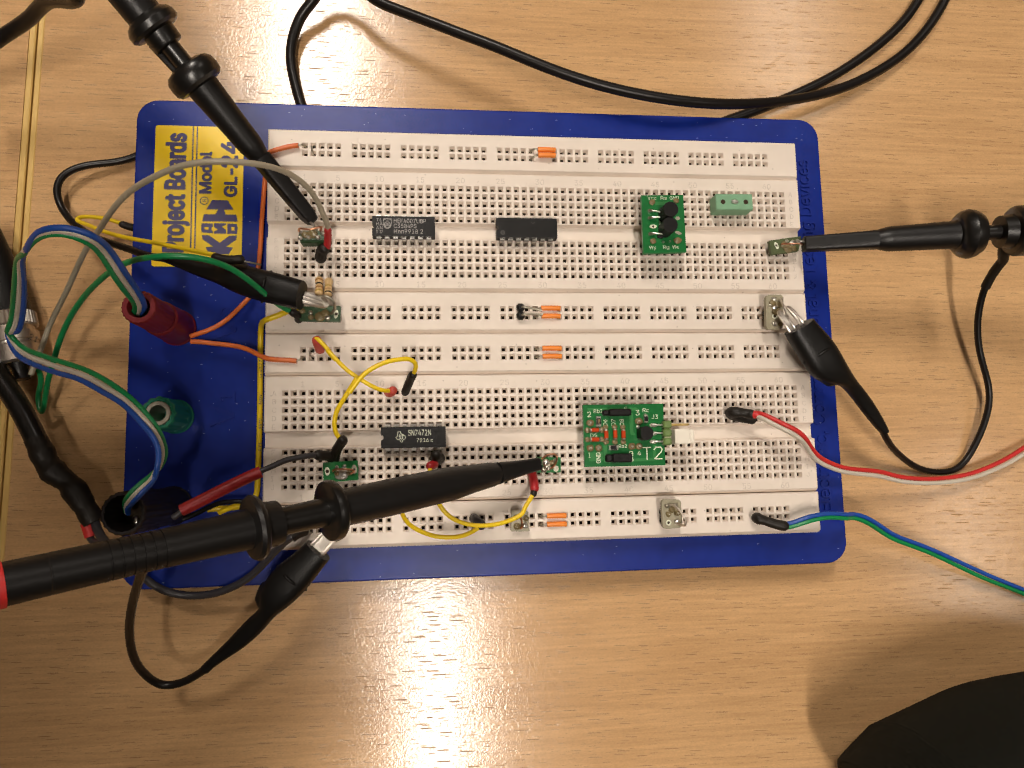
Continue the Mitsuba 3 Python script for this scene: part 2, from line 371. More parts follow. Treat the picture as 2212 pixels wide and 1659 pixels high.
H = pg((735, 888), (905, 888), (970, 992), (866, 992), (882, 1046), (1000, 1046), (1013, 1124), (626, 1124), (645, 1046), (768, 1046), (800, 992), (672, 992))
A = pg((620, 1146), (742, 1146), (742, 1182), (728, 1190), (728, 1222), (742, 1230), (740, 1256), (622, 1246), (614, 1200)).difference(pg((650, 1188), (650, 1212), (695, 1216), (695, 1184)))
N = pg((756, 1142), (886, 1142), (886, 1160), (840, 1180), (886, 1215), (886, 1258), (754, 1258), (754, 1235), (800, 1214), (754, 1186))
D = pg((902, 1144), (1004, 1148), (1016, 1200), (1006, 1258), (900, 1258)).difference(pg((945, 1182), (980, 1182), (980, 1222), (945, 1222)))
K = pg((622, 1276), (700, 1276), (816, 1358), (928, 1276), (1006, 1276), (998, 1322), (886, 1400), (964, 1408), (915, 1482), (702, 1482), (664, 1408), (744, 1400), (632, 1322))
ink('emblem', extr(shapely.union_all([H, A, N, D, K]), ZL, .05), 'block letter emblem')

# binding posts
def post(x, y, r0, zt, col, label, flutes=0, socket=True):
    k = part(bb, 'binding_post', lathe([(0, r0 + .3), (.6, r0 + .45), (1.4, r0 + .45), (1.6, r0 + .2), (3.2, r0 + .1), (4.4, r0 + .05)], (x, y, ZP), (0, 0, 1), 48), col, 30, label)
    top = zt - ZP
    if socket:
        part(k, 'knob', lathe([(4.0, r0), (top - .5, r0), (top, r0 - .35), (top, 3.55), (top - 5, 3.55)], (x, y, ZP), (0, 0, 1), 72, flutes, .045, cap=False), col, 30)
        part(k, 'metal_socket', lathe([(top - 5, 3.45), (top + .1, 3.45), (top + .25, 3.3), (top + .25, 2.35), (top - 12, 2.35)], (x, y, ZP), (0, 0, 1), 40, cap=False), 'dull_tin', 30)
        part(k, 'bore', lathe([(top - 12, 2.36), (top - 11.9, 2.36)], (x, y, ZP), (0, 0, 1), 24), 'socket_dark', False)
    else:
        part(k, 'knob', lathe([(4.0, r0 + .1), (8, r0 + .1), (top - .6, r0 - .1), (top, r0 - .5)], (x, y, ZP), (0, 0, 1), 64, flutes, .03), col, 30)
    return k
post(-38.8, -70.6, 4.75, 27.0, 'post_green', 'empty green binding post with a metal socket', 12)
post(-39.3, -43.1, 5.2, 27.3, 'post_red', 'red binding post', 0, False)
post(-39.2, -97.4, 5.4, 27.5, 'post_black', 'black binding post', 0, False)
def plug(key_label, x, y, zt, r, rin, col, flutes=24):
    k = thing('banana_plug', key_label, 'plug')
    part(k, 'sleeve', lathe([(27.6, r - .5), (28.2, r), (zt - .6, r - .05), (zt, r - .4), (zt, rin + .15), (zt - .5, rin), (zt - 12, rin - .3)], (x, y, 0), (0, 0, 1), 96, flutes, .022, cap=False), col, 40)
    part(k, 'core', lathe([(27.8, rin), (zt - 11, rin)], (x, y, 0), (0, 0, 1), 24), 'socket_dark')
plug('ribbed red banana plug standing in the red binding post, ribbon cable in its open end', -39.3, -43.1, 42, 4.6, 2.85, 'plug_red')
plug('black banana plug in the lower left binding post, ribbon cable in its open end', -39.2, -97.4, 47.5, 5.6, 4.4, 'post_black', 20)
part('banana_plug_001', 'solder_lug', ball((-37.6, -99.6, 43), (.7, 1.3, .6)), 'tin')
# ---------------------------------------------------------------- chips
def chip(label, c0, a, cols_mid):
    k = thing('chip', label, 'chip')
    x = (c0 + 2) * 2.54; y = a - 13.97
    p = sg.box(-9.65, -3.2, 9.65, 3.2).difference(sg.Point(-9.65, 0).buffer(.75))
    lo, hi = sa.scale(p, 1, 1), p
    body = extr(p, 0, 3.4); v = np.array(body.vertices)
    tz = np.abs(v[:, 2] - 1.7) / 1.7; v[:, :2] *= (1 - .025 * tz[:, None] * np.array([.5, 1.4])); body.vertices = v
    body.apply_translation([x, y, ZT + .9]); part(k, 'body', body, 'chip_black', False)
    for s in (1, -1):
        for i in range(7):
            px = x + (i - 3) * 2.54
            m = [box((px, y + s * 3.5, ZT + 2.6), (1.45, .95, .26)), box((px, y + s * 3.87, ZT + 1.7), (1.45, .26, 2.0)), box((px, y + s * 3.87, ZT - .8), (.5, .25, 3.2))]
            part(k, 'leg', cat(m), 'tin', False)
    return k, x, y, ZT + 4.3
def cprint(k, name, ms, mat, label=None): part(k, name, cat(ms), mat, False, label)
k, x, y, z = chip('black chip printed HEF4007UBP beside the grey wire and the left probe tip', 10, 0.0, 13)
cprint(k, 'lettering', [text('HEF4007UBP', 1.35, .03, (x - 3.1, y + 1.0, z), width=9.8), text('C3584PS', 1.35, .03, (x - 3.1, y - .6, z), width=6.9), text('Hnn9918 2', 1.35, .03, (x - 3.1, y - 2.3, z), width=8.8)], 'ink_grey')
cprint(k, 'lettering', [text(c, 1.0, .03, (x - 8.35 + (i % 2) * 1.05, y + 1.45 - (i // 2) * 1.25, z)) for i, c in enumerate('TLHAANID')], 'ink_grey')
sh = sg.Polygon([(-1.3, 1.6), (1.3, 1.6), (1.3, -.3), (.9, -1.2), (0, -1.7), (-.9, -1.2), (-1.3, -.3)])
e = [extr(sh.difference(sh.buffer(-.17)), 0, .03), text('PHILIPS', .42, .03, (0, 1.05, 0), mid=True)]
e += [extr(sg.Point(0, -.35).buffer(1.0).difference(sg.Point(0, -.35).buffer(.84)), 0, .03)]
e += [stroke([(q, -.35 + o + .14 * math.sin(q * 3.2)) for q in np.linspace(-.85, .85, 14)], .13, 0, .03) for o in (-.32, 0, .32)]
cprint(k, 'emblem', [at(m, rz(0, (x - 4.95, y + .75, z))) for m in e], 'ink_grey', 'small shield emblem with a ring and waves')
k, x, y, z = chip('plain black chip with a faded print, left of the small green board marked Vcc', 25, 0.0, 28)
cprint(k, 'mark', [stroke([(x + 1.3, y + 1.9), (x + 1.9, y + 1.3), (x + 2.5, y + 1.9)], .16, z, .02)], 'ink_dim')
part(k, 'dimple', lathe([(0, .75), (.03, .75), (.03, .55), (-.0, .5)], (x - 7.6, y - 1.6, z), (0, 0, 1), 24), 'ink_dim')
k, x, y, z = chip('black chip printed SN7472N in the lower socket strip', 11, -64.6, 14)
cprint(k, 'lettering', [text('SN7472N', 1.75, .03, (x - 1.7, y + .45, z), width=6.8), text('7216 c', 1.15, .03, (x + .8, y - 1.5, z), width=4.8)], 'silk_white')
ol = [(-.9, 1.6), (-.1, 1.6), (0, .95), (.55, .75), (1.1, .45), (1.35, .1), (1.25, -.5), (.6, -.9), (.35, -1.55), (-.1, -1.3), (-.5, -.55), (-.95, -.75), (-1.5, -.1), (-.95, .3)]
e = [stroke(ol + ol[:1], .16, 0, .03), stroke([(-.35, .7), (-.3, -.2), (.1, -.6), (.6, -.45)], .2, 0, .03), stroke([(-.75, .35), (.9, .35)], .16, 0, .03), stroke([(.4, .7), (.45, -.3)], .2, 0, .03)]
cprint(k, 'emblem', [at(m, rz(0, (x - 3.7, y + .1, z))) for m in e], 'silk_white', 'emblem outlined like a state map')

# ---------------------------------------------------------------- short orange links and bare staples
LK = [(13.0, 'in the top bus strip, upper row'), (10.46, 'in the top bus strip, lower row'), (-38.75, 'partly under the bent header pins, upper row'), (-41.29, 'partly under the bent header pins, lower row'),
      (-51.5, 'in the third bus strip, upper row'), (-54.04, 'in the third bus strip, lower row'), (-103.1, 'in the bottom bus strip, upper row'), (-105.64, 'in the bottom bus strip, lower row')]
for i, (y, s) in enumerate(LK):
    k = thing('wire_link', 'short orange wire link ' + s, 'wire')
    j = [.55, .85, -.1, .1, .0, .05, .1, -.05][i]; zl = ZT + (1.5 if i < 2 else .85); yy = y + (-.15 if i == 0 else .55 if i == 1 else 0)
    part(k, 'insulation', tube([(72.95 + j * .3, yy, zl), (76, yy + .04, zl + .1), (78.9 - .2 * j, yy, zl)], .78, 14, .5), 'orange_bright')
    part(k, 'lead', tube([(72.95, yy, zl), (71.8, y, zl - .1), (71.15, y, ZT - .4), (71.12, y, ZT - 3)], .3, 8, .3), 'dull_tin')
    part(k, 'lead', tube([(78.8, yy, zl), (78.6, y, zl - .1), (78.8, y, ZT - .4), (78.74, y, ZT - 3)], .3, 8, .3), 'dull_tin')
for y0, y1, s in ((13.0, 10.46, 'at the left end of the top bus strip'), (-51.5, -54.04, 'left of the red sleeve in the third bus strip'), (-103.1, -105.64, 'at the left end of the bottom bus strip under the probe')):
    m = tube([(2.5, y0, ZT - 3), (2.35, y0 - .1, ZT + .5), (2.2, (y0 + y1) / 2, ZT + 1.3), (2.35, y1 + .1, ZT + .5), (2.5, y1, ZT - 3)], .24, 8, .3)
    q = num('wire_staple'); labels[q] = {'label': 'tiny bare wire staple ' + s, 'category': 'wire'}
    solo(q, m, 'tin')
# black two-pin header with bent pins
k = thing('pin_header', 'black two pin header with both pins bent flat to the right', 'connector')
for yy in (-38.75, -41.29):
    m = rbox((66.3, yy, ZT + 1.35), (2.5, 2.5, 2.5), .7); part(k, 'housing', m, 'black_satin', False)
part(k, 'pin', tube([(66.6, -38.75, ZT + 1.2), (66.9, -38.8, ZT + 2.9), (68.4, -39.0, ZT + 3.0), (73.0, -39.9, ZT + 2.6)], .34, 6, .4), 'dull_tin')
part(k, 'pin', tube([(66.6, -41.25, ZT + 1.2), (66.9, -41.2, ZT + 2.9), (68.4, -41.1, ZT + 3.0), (73.2, -41.1, ZT + 2.5)], .34, 6, .4), 'dull_tin')

# ---------------------------------------------------------------- small boards
def board(label, TL, TR, BR, BL, mat, rad=.2, th=1.5, name='circuit_board', pins=((.25, .5), (.75, .5)), strip_h=0.0):
    TL, TR, BR, BL = map(np.array, (TL, TR, BR, BL))
    k = thing(name, label, 'circuit board')
    M = frame(BL, BR, TL); I = np.linalg.inv(M)
    q = [(I @ np.append(p, 1))[:2] for p in (BL, BR, TR, TL)]
    pl = sg.Polygon(q).buffer(-rad).buffer(rad, 6) if rad else sg.Polygon(q)
    part(k, 'plate', at(extr(pl, -th, th), M), mat, False)
    def loc(u, v, h=0.0):            # u to the right, v down, both 0..1 over the board
        a = np.array(q[3]) * (1 - u) + np.array(q[2]) * u; b = np.array(q[0]) * (1 - u) + np.array(q[1]) * u
        p = a * (1 - v) + b * v; return np.array([p[0], p[1], h])
    for u, v in pins:
        p = (M @ np.append(loc(u, v, -th), 1))[:3]
        part(k, 'pin', box((p[0], p[1], (p[2] + ZT - 3) / 2), (.5, .5, max(.5, p[2] - ZT + 3))), 'dull_tin', False)
    return k, M, loc
def joint(k, M, p, r=.8, seed=0, mat='solder', hz=.55, amp=.3): part(k, 'solder_joint', at(blob(p + V(0, 0, .15), (r, r * .92, hz), seed, amp), M), mat, True)
def pad(k, M, p, a, b, deg=0, hole=.45, mat='dull_tin'):
    s = sa.rotate(sa.scale(sg.Point(0, 0).buffer(1, 12), a, b), deg)
    if hole: s = s.difference(sg.Point(0, 0).buffer(hole, 10))
    m = extr(s, 0, .06); m.apply_translation(p); part(k, 'solder_pad', at(m, M), mat, False)
    if hole:
        m = extr(sg.Point(0, 0).buffer(hole, 10), 0, .03); m.apply_translation(p); part(k, 'drill_hole', at(m, M), 'socket_dark', False)
def header_under(k, M, loc, u0, u1, v, z0, mat='black_satin'):
    a, b = (M @ np.append(loc(u0, v, -1.5), 1))[:3], (M @ np.append(loc(u1, v, -1.5), 1))[:3]
    c = (a + b) / 2; h = max(.6, c[2] - z0); ang = math.degrees(math.atan2(b[1] - a[1], b[0] - a[0]))
    m = rbox((0, 0, 0), (np.linalg.norm((b - a)[:2]), 2.4, h), .2); m.apply_transform(rz(ang, (c[0], c[1], z0 + h / 2))); part(k, 'header', m, mat, False)

k, M, L = board('small tilted green board with a copper loop under the upper left probe tip', (-0.41, -16.93, 26.50), (6.92, -16.31, 26.50), (6.86, -19.08, 26.00), (-0.57, -19.22, 26.00), 'board_dark', .2)
header_under(k, M, L, .02, .98, .8, ZT + .3, 'board_dark')
for i, (u, v, r) in enumerate(((.08, .1, .62), (.07, .75, .75), (.4, .7, .7), (.76, .7, .75), (.97, .3, .8))): joint(k, M, L(u, v), r, i, 'solder', .6)
joint(k, M, L(.55, .3), 1.5, 9, 'flux', .5); joint(k, M, L(.25, .35), 1.1, 12, 'flux', .5)
part(k, 'wire_loop', tube([(-0.21, -16.92, 26.80), (-0.05, -16.75, 28.50), (0.83, -16.84, 29.60), (3.07, -17.27, 30.20), (5.02, -16.88, 30.20), (6.57, -16.27, 29.50), (6.39, -16.19, 28.00), (5.87, -16.63, 26.80)], .3, 8, .3), 'copper')

k, M, L = board('green board in the left alligator clip, white oval pad at its right end', (-0.17, -39.31, 25.00), (11.70, -39.04, 25.00), (11.54, -43.78, 25.00), (-0.22, -43.51, 25.00), 'board_dark', .1)
header_under(k, M, L, .08, .9, .6, ZT + .3, 'black_satin')
pad(k, M, L(.895, .52), .62, 1.35, -8, .5, 'silk_white')
for i, (u, v, r, m) in enumerate(((.27, .45, .7, 'solder'), (.5, .72, 1.5, 'flux'), (.62, .5, 1.3, 'flux'), (.7, .78, .9, 'solder'), (.28, .75, .9, 'flux'), (.06, .3, .9, 'flux'))): joint(k, M, L(u, v), r, 20 + i, m, .6)
part(k, 'wire_loop', tube([(6.68, -37.33, 30.00), (7.70, -37.46, 31.00), (8.70, -37.70, 31.20), (10.02, -38.55, 31.00), (10.55, -39.58, 30.20), (10.47, -40.42, 28.50), (9.72, -41.11, 26.50), (8.88, -41.60, 25.40)], .42, 10, .3), 'dull_tin')

k, M, L = board('small olive board at the right probe tip with copper wire across it', (147.62, -17.07, 24.00), (158.69, -15.43, 24.00), (157.35, -20.43, 24.00), (148.13, -21.68, 24.00), 'board_olive', .1)
header_under(k, M, L, .1, .9, .5, ZT + .2)
pad(k, M, L(.21, .42), .6, 1.25, 12, .38, 'silk_white'); pad(k, M, L(.9, .3), .7, .7, 0, 0, 'dull_tin'); pad(k, M, L(.55, .2), .7, .5, 0, 0, 'dull_tin')
for i, (u, v, r, m) in enumerate(((.45, .45, 1.2, 'flux'), (.6, .75, 1.4, 'flux'), (.75, .4, 1.1, 'solder'), (.8, .8, 1.0, 'flux'))): joint(k, M, L(u, v), r, 40 + i, m, .5)
part(k, 'wire_loop', tube([(151.49, -18.34, 24.60), (152.43, -18.56, 25.60), (153.93, -18.72, 26.40), (156.00, -18.82, 26.80), (157.47, -18.69, 26.20), (158.18, -18.69, 25.00)], .3, 8, .3), 'copper')

k, M, L = board('pale grey perforated board with rounded corners at the right alligator clip jaws', (144.71, -35.31, 25.50), (150.58, -35.29, 25.50), (149.61, -46.47, 25.50), (144.07, -46.46, 25.50), 'perf_grey', 1.2, 1.6)
header_under(k, M, L, .2, .8, .5, ZT + .2)
pad(k, M, L(.5, .625), .85, .85, 0, .45, 'silk_white')
for i, (u, v, r, m) in enumerate(((.45, .14, .75, 'solder'), (.48, .38, .8, 'solder'), (.25, .3, .5, 'solder'), (.48, .84, .85, 'solder'), (.85, .85, .8, 'flux'), (.35, .25, 1.1, 'flux'), (.7, .3, 1.2, 'flux'), (.55, .5, 1.2, 'flux'), (.85, .16, .7, 'dull_tin'))): joint(k, M, L(u, v), r, 60 + i, m, .5)
part(k, 'wire_loop', tube([(149.11, -36.95, 26.00), (148.39, -38.74, 28.50), (148.17, -40.29, 30.00), (148.68, -41.94, 30.20), (149.53, -43.12, 29.60)], .36, 8, .3), 'nickel')

k, M, L = board('small green board with a flat copper loop, left of the bottom probe ring', (6.63, -85.48, 24.00), (16.59, -85.08, 24.00), (16.82, -90.75, 24.00), (6.86, -91.36, 24.00), 'board_green', .1)
header_under(k, M, L, .05, .95, .5, ZT + .2)
pad(k, M, L(.12, .45), .72, 1.25, 0, .5, 'silk_white'); pad(k, M, L(.9, .45), .75, 1.4, 0, .32, 'dull_tin')
for i, (u, v, r, m) in enumerate(((.4, .28, .6, 'solder'), (.62, .25, .6, 'solder'), (.55, .62, 2.1, 'solder'), (.42, .6, .9, 'flux'), (.72, .6, .9, 'flux'))): joint(k, M, L(u, v), r, 80 + i, m, .45)
part(k, 'wire_loop', tube([(9.64, -88.14, 24.60), (10.08, -87.73, 25.50), (12.08, -87.53, 26.00), (14.66, -87.75, 26.00), (15.66, -88.11, 25.50), (14.69, -88.91, 24.80)], .32, 8, .3), 'copper')

k, M, L = board('small green board with a copper wire loop at the bottom probe tip', (69.92, -85.15, 23.50), (77.31, -85.45, 23.50), (77.21, -89.98, 23.50), (69.80, -89.88, 23.50), 'board_green', .1)
header_under(k, M, L, .1, .9, .5, ZT + .2)
pad(k, M, L(.8, .75), .8, .95, 0, 0, 'dull_tin'); pad(k, M, L(.78, .2), .7, .7, 0, 0, 'dull_tin')
for i, (u, v, r, m) in enumerate(((.42, .5, 1.25, 'solder'), (.5, .7, .9, 'solder'), (.3, .8, 1.0, 'dull_tin'), (.62, .35, .9, 'flux'))): joint(k, M, L(u, v), r, 100 + i, m, .7)
part(k, 'wire_loop', tube([(71.29, -85.82, 25.20), (72.27, -85.00, 26.50), (73.64, -84.51, 27.00), (74.98, -84.68, 27.00), (75.56, -85.54, 26.80), (75.37, -86.85, 26.00), (74.83, -87.97, 25.00), (74.04, -88.72, 23.80)], .32, 8, .3), 'copper')

k, M, L = board('grey green square board under the yellow wire, left of the bottom orange links', (62.05, -100.93, 23.00), (67.07, -101.37, 23.00), (67.23, -107.35, 23.00), (61.66, -107.21, 23.00), 'perf_grey', .3, 1.6)
header_under(k, M, L, .1, .9, .6, ZT + .2)
for i, (u, v, r, m) in enumerate(((.33, .75, 1.0, 'flux'), (.33, .75, .55, 'solder'), (.75, .72, .95, 'solder'), (.83, .35, .95, 'flux'), (.85, .35, .5, 'solder'), (.25, .32, .8, 'flux'))): joint(k, M, L(u, v), r, 120 + i, m, .6)
part(k, 'wire_loop', tube([(64.48, -102.89, 23.30), (64.76, -103.73, 24.20), (64.91, -104.61, 24.50), (64.84, -105.64, 24.00), (64.62, -106.40, 23.20)], .26, 8, .3), 'copper')

k, M, L = board('grey rounded board with a bare wire loop on its right side, bottom bus strip', (107.42, -98.72, 26.00), (113.47, -98.98, 26.00), (113.56, -107.41, 26.00), (107.50, -107.74, 26.00), 'perf_grey', 1.2, 1.6)
header_under(k, M, L, .15, .9, .6, ZT + .2)
pad(k, M, L(.3, .79), .85, .85, 0, .42, 'silk_white')
for i, (u, v, r, m) in enumerate(((.31, .5, .85, 'flux'), (.33, .5, .6, 'solder'), (.75, .48, .85, 'flux'), (.77, .48, .55, 'solder'), (.72, .77, .8, 'solder'), (.25, .22, .7, 'dull_tin'), (.68, .2, .7, 'dull_tin'), (.5, .35, 1.0, 'flux'))): joint(k, M, L(u, v), r, 140 + i, m, .6)
part(k, 'wire_loop', tube([(109.32, -100.64, 26.50), (110.21, -100.49, 28.00), (110.66, -100.98, 29.50), (111.78, -102.28, 30.00), (112.87, -103.99, 30.00), (113.38, -105.43, 29.60), (113.30, -106.40, 29.00), (112.86, -106.47, 28.00), (111.77, -105.91, 26.40)], .34, 10, .3), 'nickel')

k, M, L = board('olive board hidden under the bottom probe ring, in the lower alligator clip', (5.96, -105.89, 24.00), (11.34, -103.27, 24.00), (13.21, -106.78, 24.00), (8.28, -109.21, 24.00), 'board_olive', .2, 1.5)
for i, (u, v, r) in enumerate(((.3, .4, .8), (.6, .6, .9), (.8, .4, .7))): joint(k, M, L(u, v), r, 160 + i, 'solder', .6)
part(k, 'wire_loop', tube([(7.19, -106.77, 25.00), (8.23, -106.45, 27.00), (8.68, -107.13, 28.00), (8.24, -108.03, 28.00)], .35, 8, .3), 'copper')

# green terminal block
k = thing('terminal_block', 'small pale green three hole terminal block near the upper right corner of the board', 'connector')
a, b, c, d = (np.array(q) for q in ((129.30, -2.26, 25.50), (141.65, -2.24, 25.50), (142.19, -7.44, 25.50), (129.84, -7.60, 25.50)))
M = frame(d, c, a); W_, H_ = np.linalg.norm(c - d), np.linalg.norm(a - d)
part(k, 'housing', at(rbox((W_ / 2, H_ / 2, -2.7), (W_, H_, 5.4), .25), M), 'terminal_green', False)
part(k, 'ledge', at(box((W_ / 2, .35, .05), (W_ - .6, .3, .2)), M), 'terminal_green', False)
for i, u in enumerate((.19, .5, .81)):
    part(k, 'screw_hole', at(lathe([(0, .78), (.06, .7), (.06, .2)], (W_ * u, H_ * .5, .01), (0, 0, 1), 20), M), 'header_green' if i == 1 else 'socket_dark', False)
    if i == 1: part(k, 'screw', at(blob((W_ * u, H_ * .5, .15), (1.05, .7, .45), 5, .5), M), 'tin', True)
    part(k, 'pin', box(((d + (c - d) * u)[0], (d + (a - d) * .5)[1], ZT - 1), (.6, .6, 4)), 'dull_tin', False)

# green board marked Vcc Rs GND
ZB = 29.0
k, M, L0 = board('green board marked Vcc Rs GND with two black transistors', (104.19, -4.57, 29.00), (117.72, -4.21, 29.00), (117.87, -22.68, 29.00), (104.13, -23.23, 29.00), 'board_green', .15, pins=((.27, .1), (.87, .1), (.28, .85), (.88, .85)))
def L(x, y, h=0.0):
    v = (y - 125) / (1545 - 125.); return L0((x - 152 - 56 * v) / 1042., v, h)
def silk(s, h, x, y, w, deg=0):
    p = L(x, y); part(k, 'lettering', at(text(s, h, .04, (p[0], p[1], 0), deg, width=w), M), 'silk_white', False)
for s, x, y, w in (('Vcc', 305, 240, 2.9), ('Rs', 625, 240, 1.9), ('GND', 855, 238, 3.0), ('Wy', 350, 1450, 2.1), ('Rg', 675, 1450, 1.95), ('We', 910, 1450, 2.0)): silk(s, 1.1, x, y, w)
part(k, 'trace', at(extr(sg.Polygon([L(480, 285)[:2], L(860, 285)[:2], L(820, 370)[:2], L(500, 370)[:2]]), 0, .02), M), 'board_green_light', False)
for a, b in (((605, 510), (608, 690)), ((610, 765), (617, 955)), ((615, 862), (680, 862))): part(k, 'lettering', at(stroke([L(*a)[:2], L(*b)[:2]], .28, 0, .04), M), 'silk_white', False)
pad(k, M, L(445, 895), 1.2, .62, 0, .35, 'silk_white'); pad(k, M, L(1050, 705), .75, .6, 0, 0, 'dull_tin'); pad(k, M, L(1060, 1065), 1.1, .5, -20, 0, 'dull_tin')
for i, (x, y, r, m) in enumerate(((420, 300, 1.0, 'flux'), (440, 1255, 1.0, 'flux'), (1040, 1255, 1.15, 'flux'), (1010, 270, .9, 'flux'), (685, 1285, .45, 'solder'), (850, 1265, .35, 'solder'))): joint(k, M, L(x, y), r, 180 + i, m, .5)
for x, y, w_, h_ in ((690, 560, 2.6, 3.2), (760, 1010, 3.0, 2.4), (620, 1150, 2.2, 1.4)):
    p = L(x, y); part(k, 'flux_stain', at(blob((p[0], p[1], .1), (w_ / 2, h_ / 2, .45), int(x), .35), M), 'chip_black', True)
for i, (a, b, h) in enumerate((((106.43, -9.67, 29.40), (110.43, -10.83, 31.00), 1), ((106.33, -12.02, 29.40), (111.15, -12.18, 31.00), 1), ((106.37, -17.04, 29.40), (110.64, -17.59, 31.00), 1))):
    a, b = np.array(a), np.array(b)
    part(k, 'lead', tube([a, a * .7 + b * .3 + V(0, 0, .4), b], [.55, .5, .3, .26, .26], 10, .3, cap='round'), 'tin')
for i, (c, f) in enumerate((((111.43, -11.07, 35.00), -1), ((111.23, -15.76, 34.50), -1))):
    p = sg.Point(0, 0).buffer(2.35, 24).intersection(sg.box(-2.05, -3, 3, 3)); m = extr(p, 29.1, c[2] - 29.1)
    m.apply_translation([c[0], c[1], 0]); part(k, 'transistor', m, 'chip_black', 40)

# green board marked T2
k, M, L0 = board('larger green board marked T2 with red glass diodes and a white connector', (83.43, -70.03, 29.50), (108.10, -70.02, 29.50), (107.96, -88.46, 29.50), (83.40, -88.48, 29.50), 'board_green', .1, pins=((.08, .29), (.09, .69), (.19, .69), (.68, .28), (.6, .68), (.69, .68)))
def L(x, y, h=0.0):
    v = (y - 85) / (1220 - 85.); return L0((x - 100 - 36 * v) / 1482., v, h)
def P2(*q): return sg.Polygon([L(*c)[:2] for c in q])
for q in (((180, 145), (1080, 145), (1125, 180), (1125, 200), (960, 215), (1020, 260), (1030, 600), (1065, 640), (1065, 660), (985, 655), (965, 620), (950, 300), (700, 180), (180, 190)),
          ((480, 810), (540, 810), (545, 1090), (1390, 1080), (1395, 840), (1455, 850), (1440, 1130), (500, 1150), (480, 1110)), ((210, 960), (465, 960), (465, 1110), (210, 1120))):
    part(k, 'trace', at(extr(P2(*q), 0, .02), M), 'board_green_light', False)
def silk(s, h, x, y, w, deg=0, bold=False):
    p = L(x, y); part(k, 'lettering', at(text(s, h, .05, (p[0], p[1], 0), deg, bold, width=w), M), 'silk_white', False)
for a in (('2', 1.65, 165, 312, 1.2), ('Rb1', 1.2, 290, 240, 2.75), ('J1', .6, 845, 166, .95), ('3', 1.65, 1060, 295, 1.25), ('Rc', 1.2, 1190, 235, 2.0), ('J3', 1.3, 1358, 365, 2.05), ('D5', 1.05, 225, 680, 2.1),
          ('1', 1.5, 192, 1052, .6), ('Rb2', 1.1, 750, 888, 2.5), ('4', 1.3, 1090, 1030, 1.15)): silk(*a)
for s, x in (('D6', 548), ('D7', 698), ('D8', 855)): silk(s, 1.3, x, 482, 1.9, 90)
silk('GND', 1.3, 425, 1165, 3.2, 90, True); silk('GND', 1.2, 1025, 1150, 3.2, 90, True)
for q in (((1205, 890), (1345, 890)), ((1270, 890), (1280, 1108)), ((1410, 930), (1445, 888), (1530, 888), (1558, 930), (1540, 975), (1420, 1100), (1560, 1100))): part(k, 'lettering', at(stroke([L(*c)[:2] for c in q], .34, 0, .05), M), 'silk_white', False)
for i, (x, y, r) in enumerate(((230, 420, 1.15), (235, 880, 1.1), (388, 880, 1.1), (992, 865, 1.1), (1130, 865, 1.05), (1120, 405, 1.15))):
    joint(k, M, L(x, y), r, 200 + i, 'flux', .6); joint(k, M, L(x + 8, y - 5, .45), .45, 220 + i, 'solder', .4)
joint(k, M, L(1110, 510), .6, 230, 'solder', .3)
def diode(x0, y0, x1, y1):
    a, b = L(x0, y0, .7), L(x1, y1, .7); d = unit(b - a); n = np.linalg.norm(b - a)
    q = part(k, 'diode', at(lathe([(0, .45), (.2, .66), (n - .2, .66), (n, .45)], a, d, 20), M), 'diode_glass')
    part(q, 'end_cap', at(lathe([(-.3, .55), (.0, .7), (.14, .7)], a, d, 20), M), 'solder'); part(q, 'end_cap', at(lathe([(n - .14, .7), (n, .7), (n + .3, .55)], a, d, 20), M), 'solder')
    for e in (a - d * .9, b + d * .9): joint(k, M, V(e[0], e[1], 0), .85, int(x0 + e[1] * 7), 'flux', .4)
for q in ((232, 552, 385, 552), (238, 725, 392, 725), (512, 560, 520, 720), (677, 555, 682, 722), (830, 565, 835, 722)): diode(*q)
def smd(x, y, w, h, deg, mark=None):
    p = L(x, y); q = part(k, 'resistor', at(at(rbox((0, 0, .3), (w, h, .55), .06), rz(deg, (p[0], p[1], 0))), M), 'solder', False)
    part(q, 'body', at(at(rbox((0, 0, .36), (w * .62, h * .86, .52), .05), rz(deg, (p[0], p[1], 0))), M), 'chip_black', False)
    if mark: part(q, 'lettering', at(at(text(mark, .55, .03, (0, -.28, .62), mid=True), rz(deg, (p[0], p[1], 0))), M), 'resin_beige', False)
smd(380, 395, 3.1, 1.6, 90, '102'); smd(655, 880, 2.9, 1.5, 0); smd(1255, 360, 2.3, 1.3, 90)
joint(k, M, L(1250, 300), .7, 240, 'solder', .5)
for x0, y0, x1, y1 in ((520, 178, 940, 308), (580, 985, 950, 1155)):
    a, b = L(x0, y1), L(x1, y0); part(k, 'jumper_cap', at(rbox(((a[0] + b[0]) / 2 + .2, (a[1] + b[1]) / 2, 1.9), (b[0] - a[0] - .4, b[1] - a[1] - .1, 2.5), .3), M), 'chip_black', False)
    part(k, 'jumper_base', at(rbox((a[0] - .2, (a[1] + b[1]) / 2, .8), (2.2, b[1] - a[1] - .5, 1.6), .4), M), 'black_satin', False)
c = L(1185, 635); p = sg.Point(0, 0).buffer(2.05, 24).intersection(sg.box(-1.7, -3, 3, 3))
part(k, 'transistor', at(at(extr(p, .6, 4.4), rz(0, (c[0], c[1], 0))), M), 'chip_black', 40)
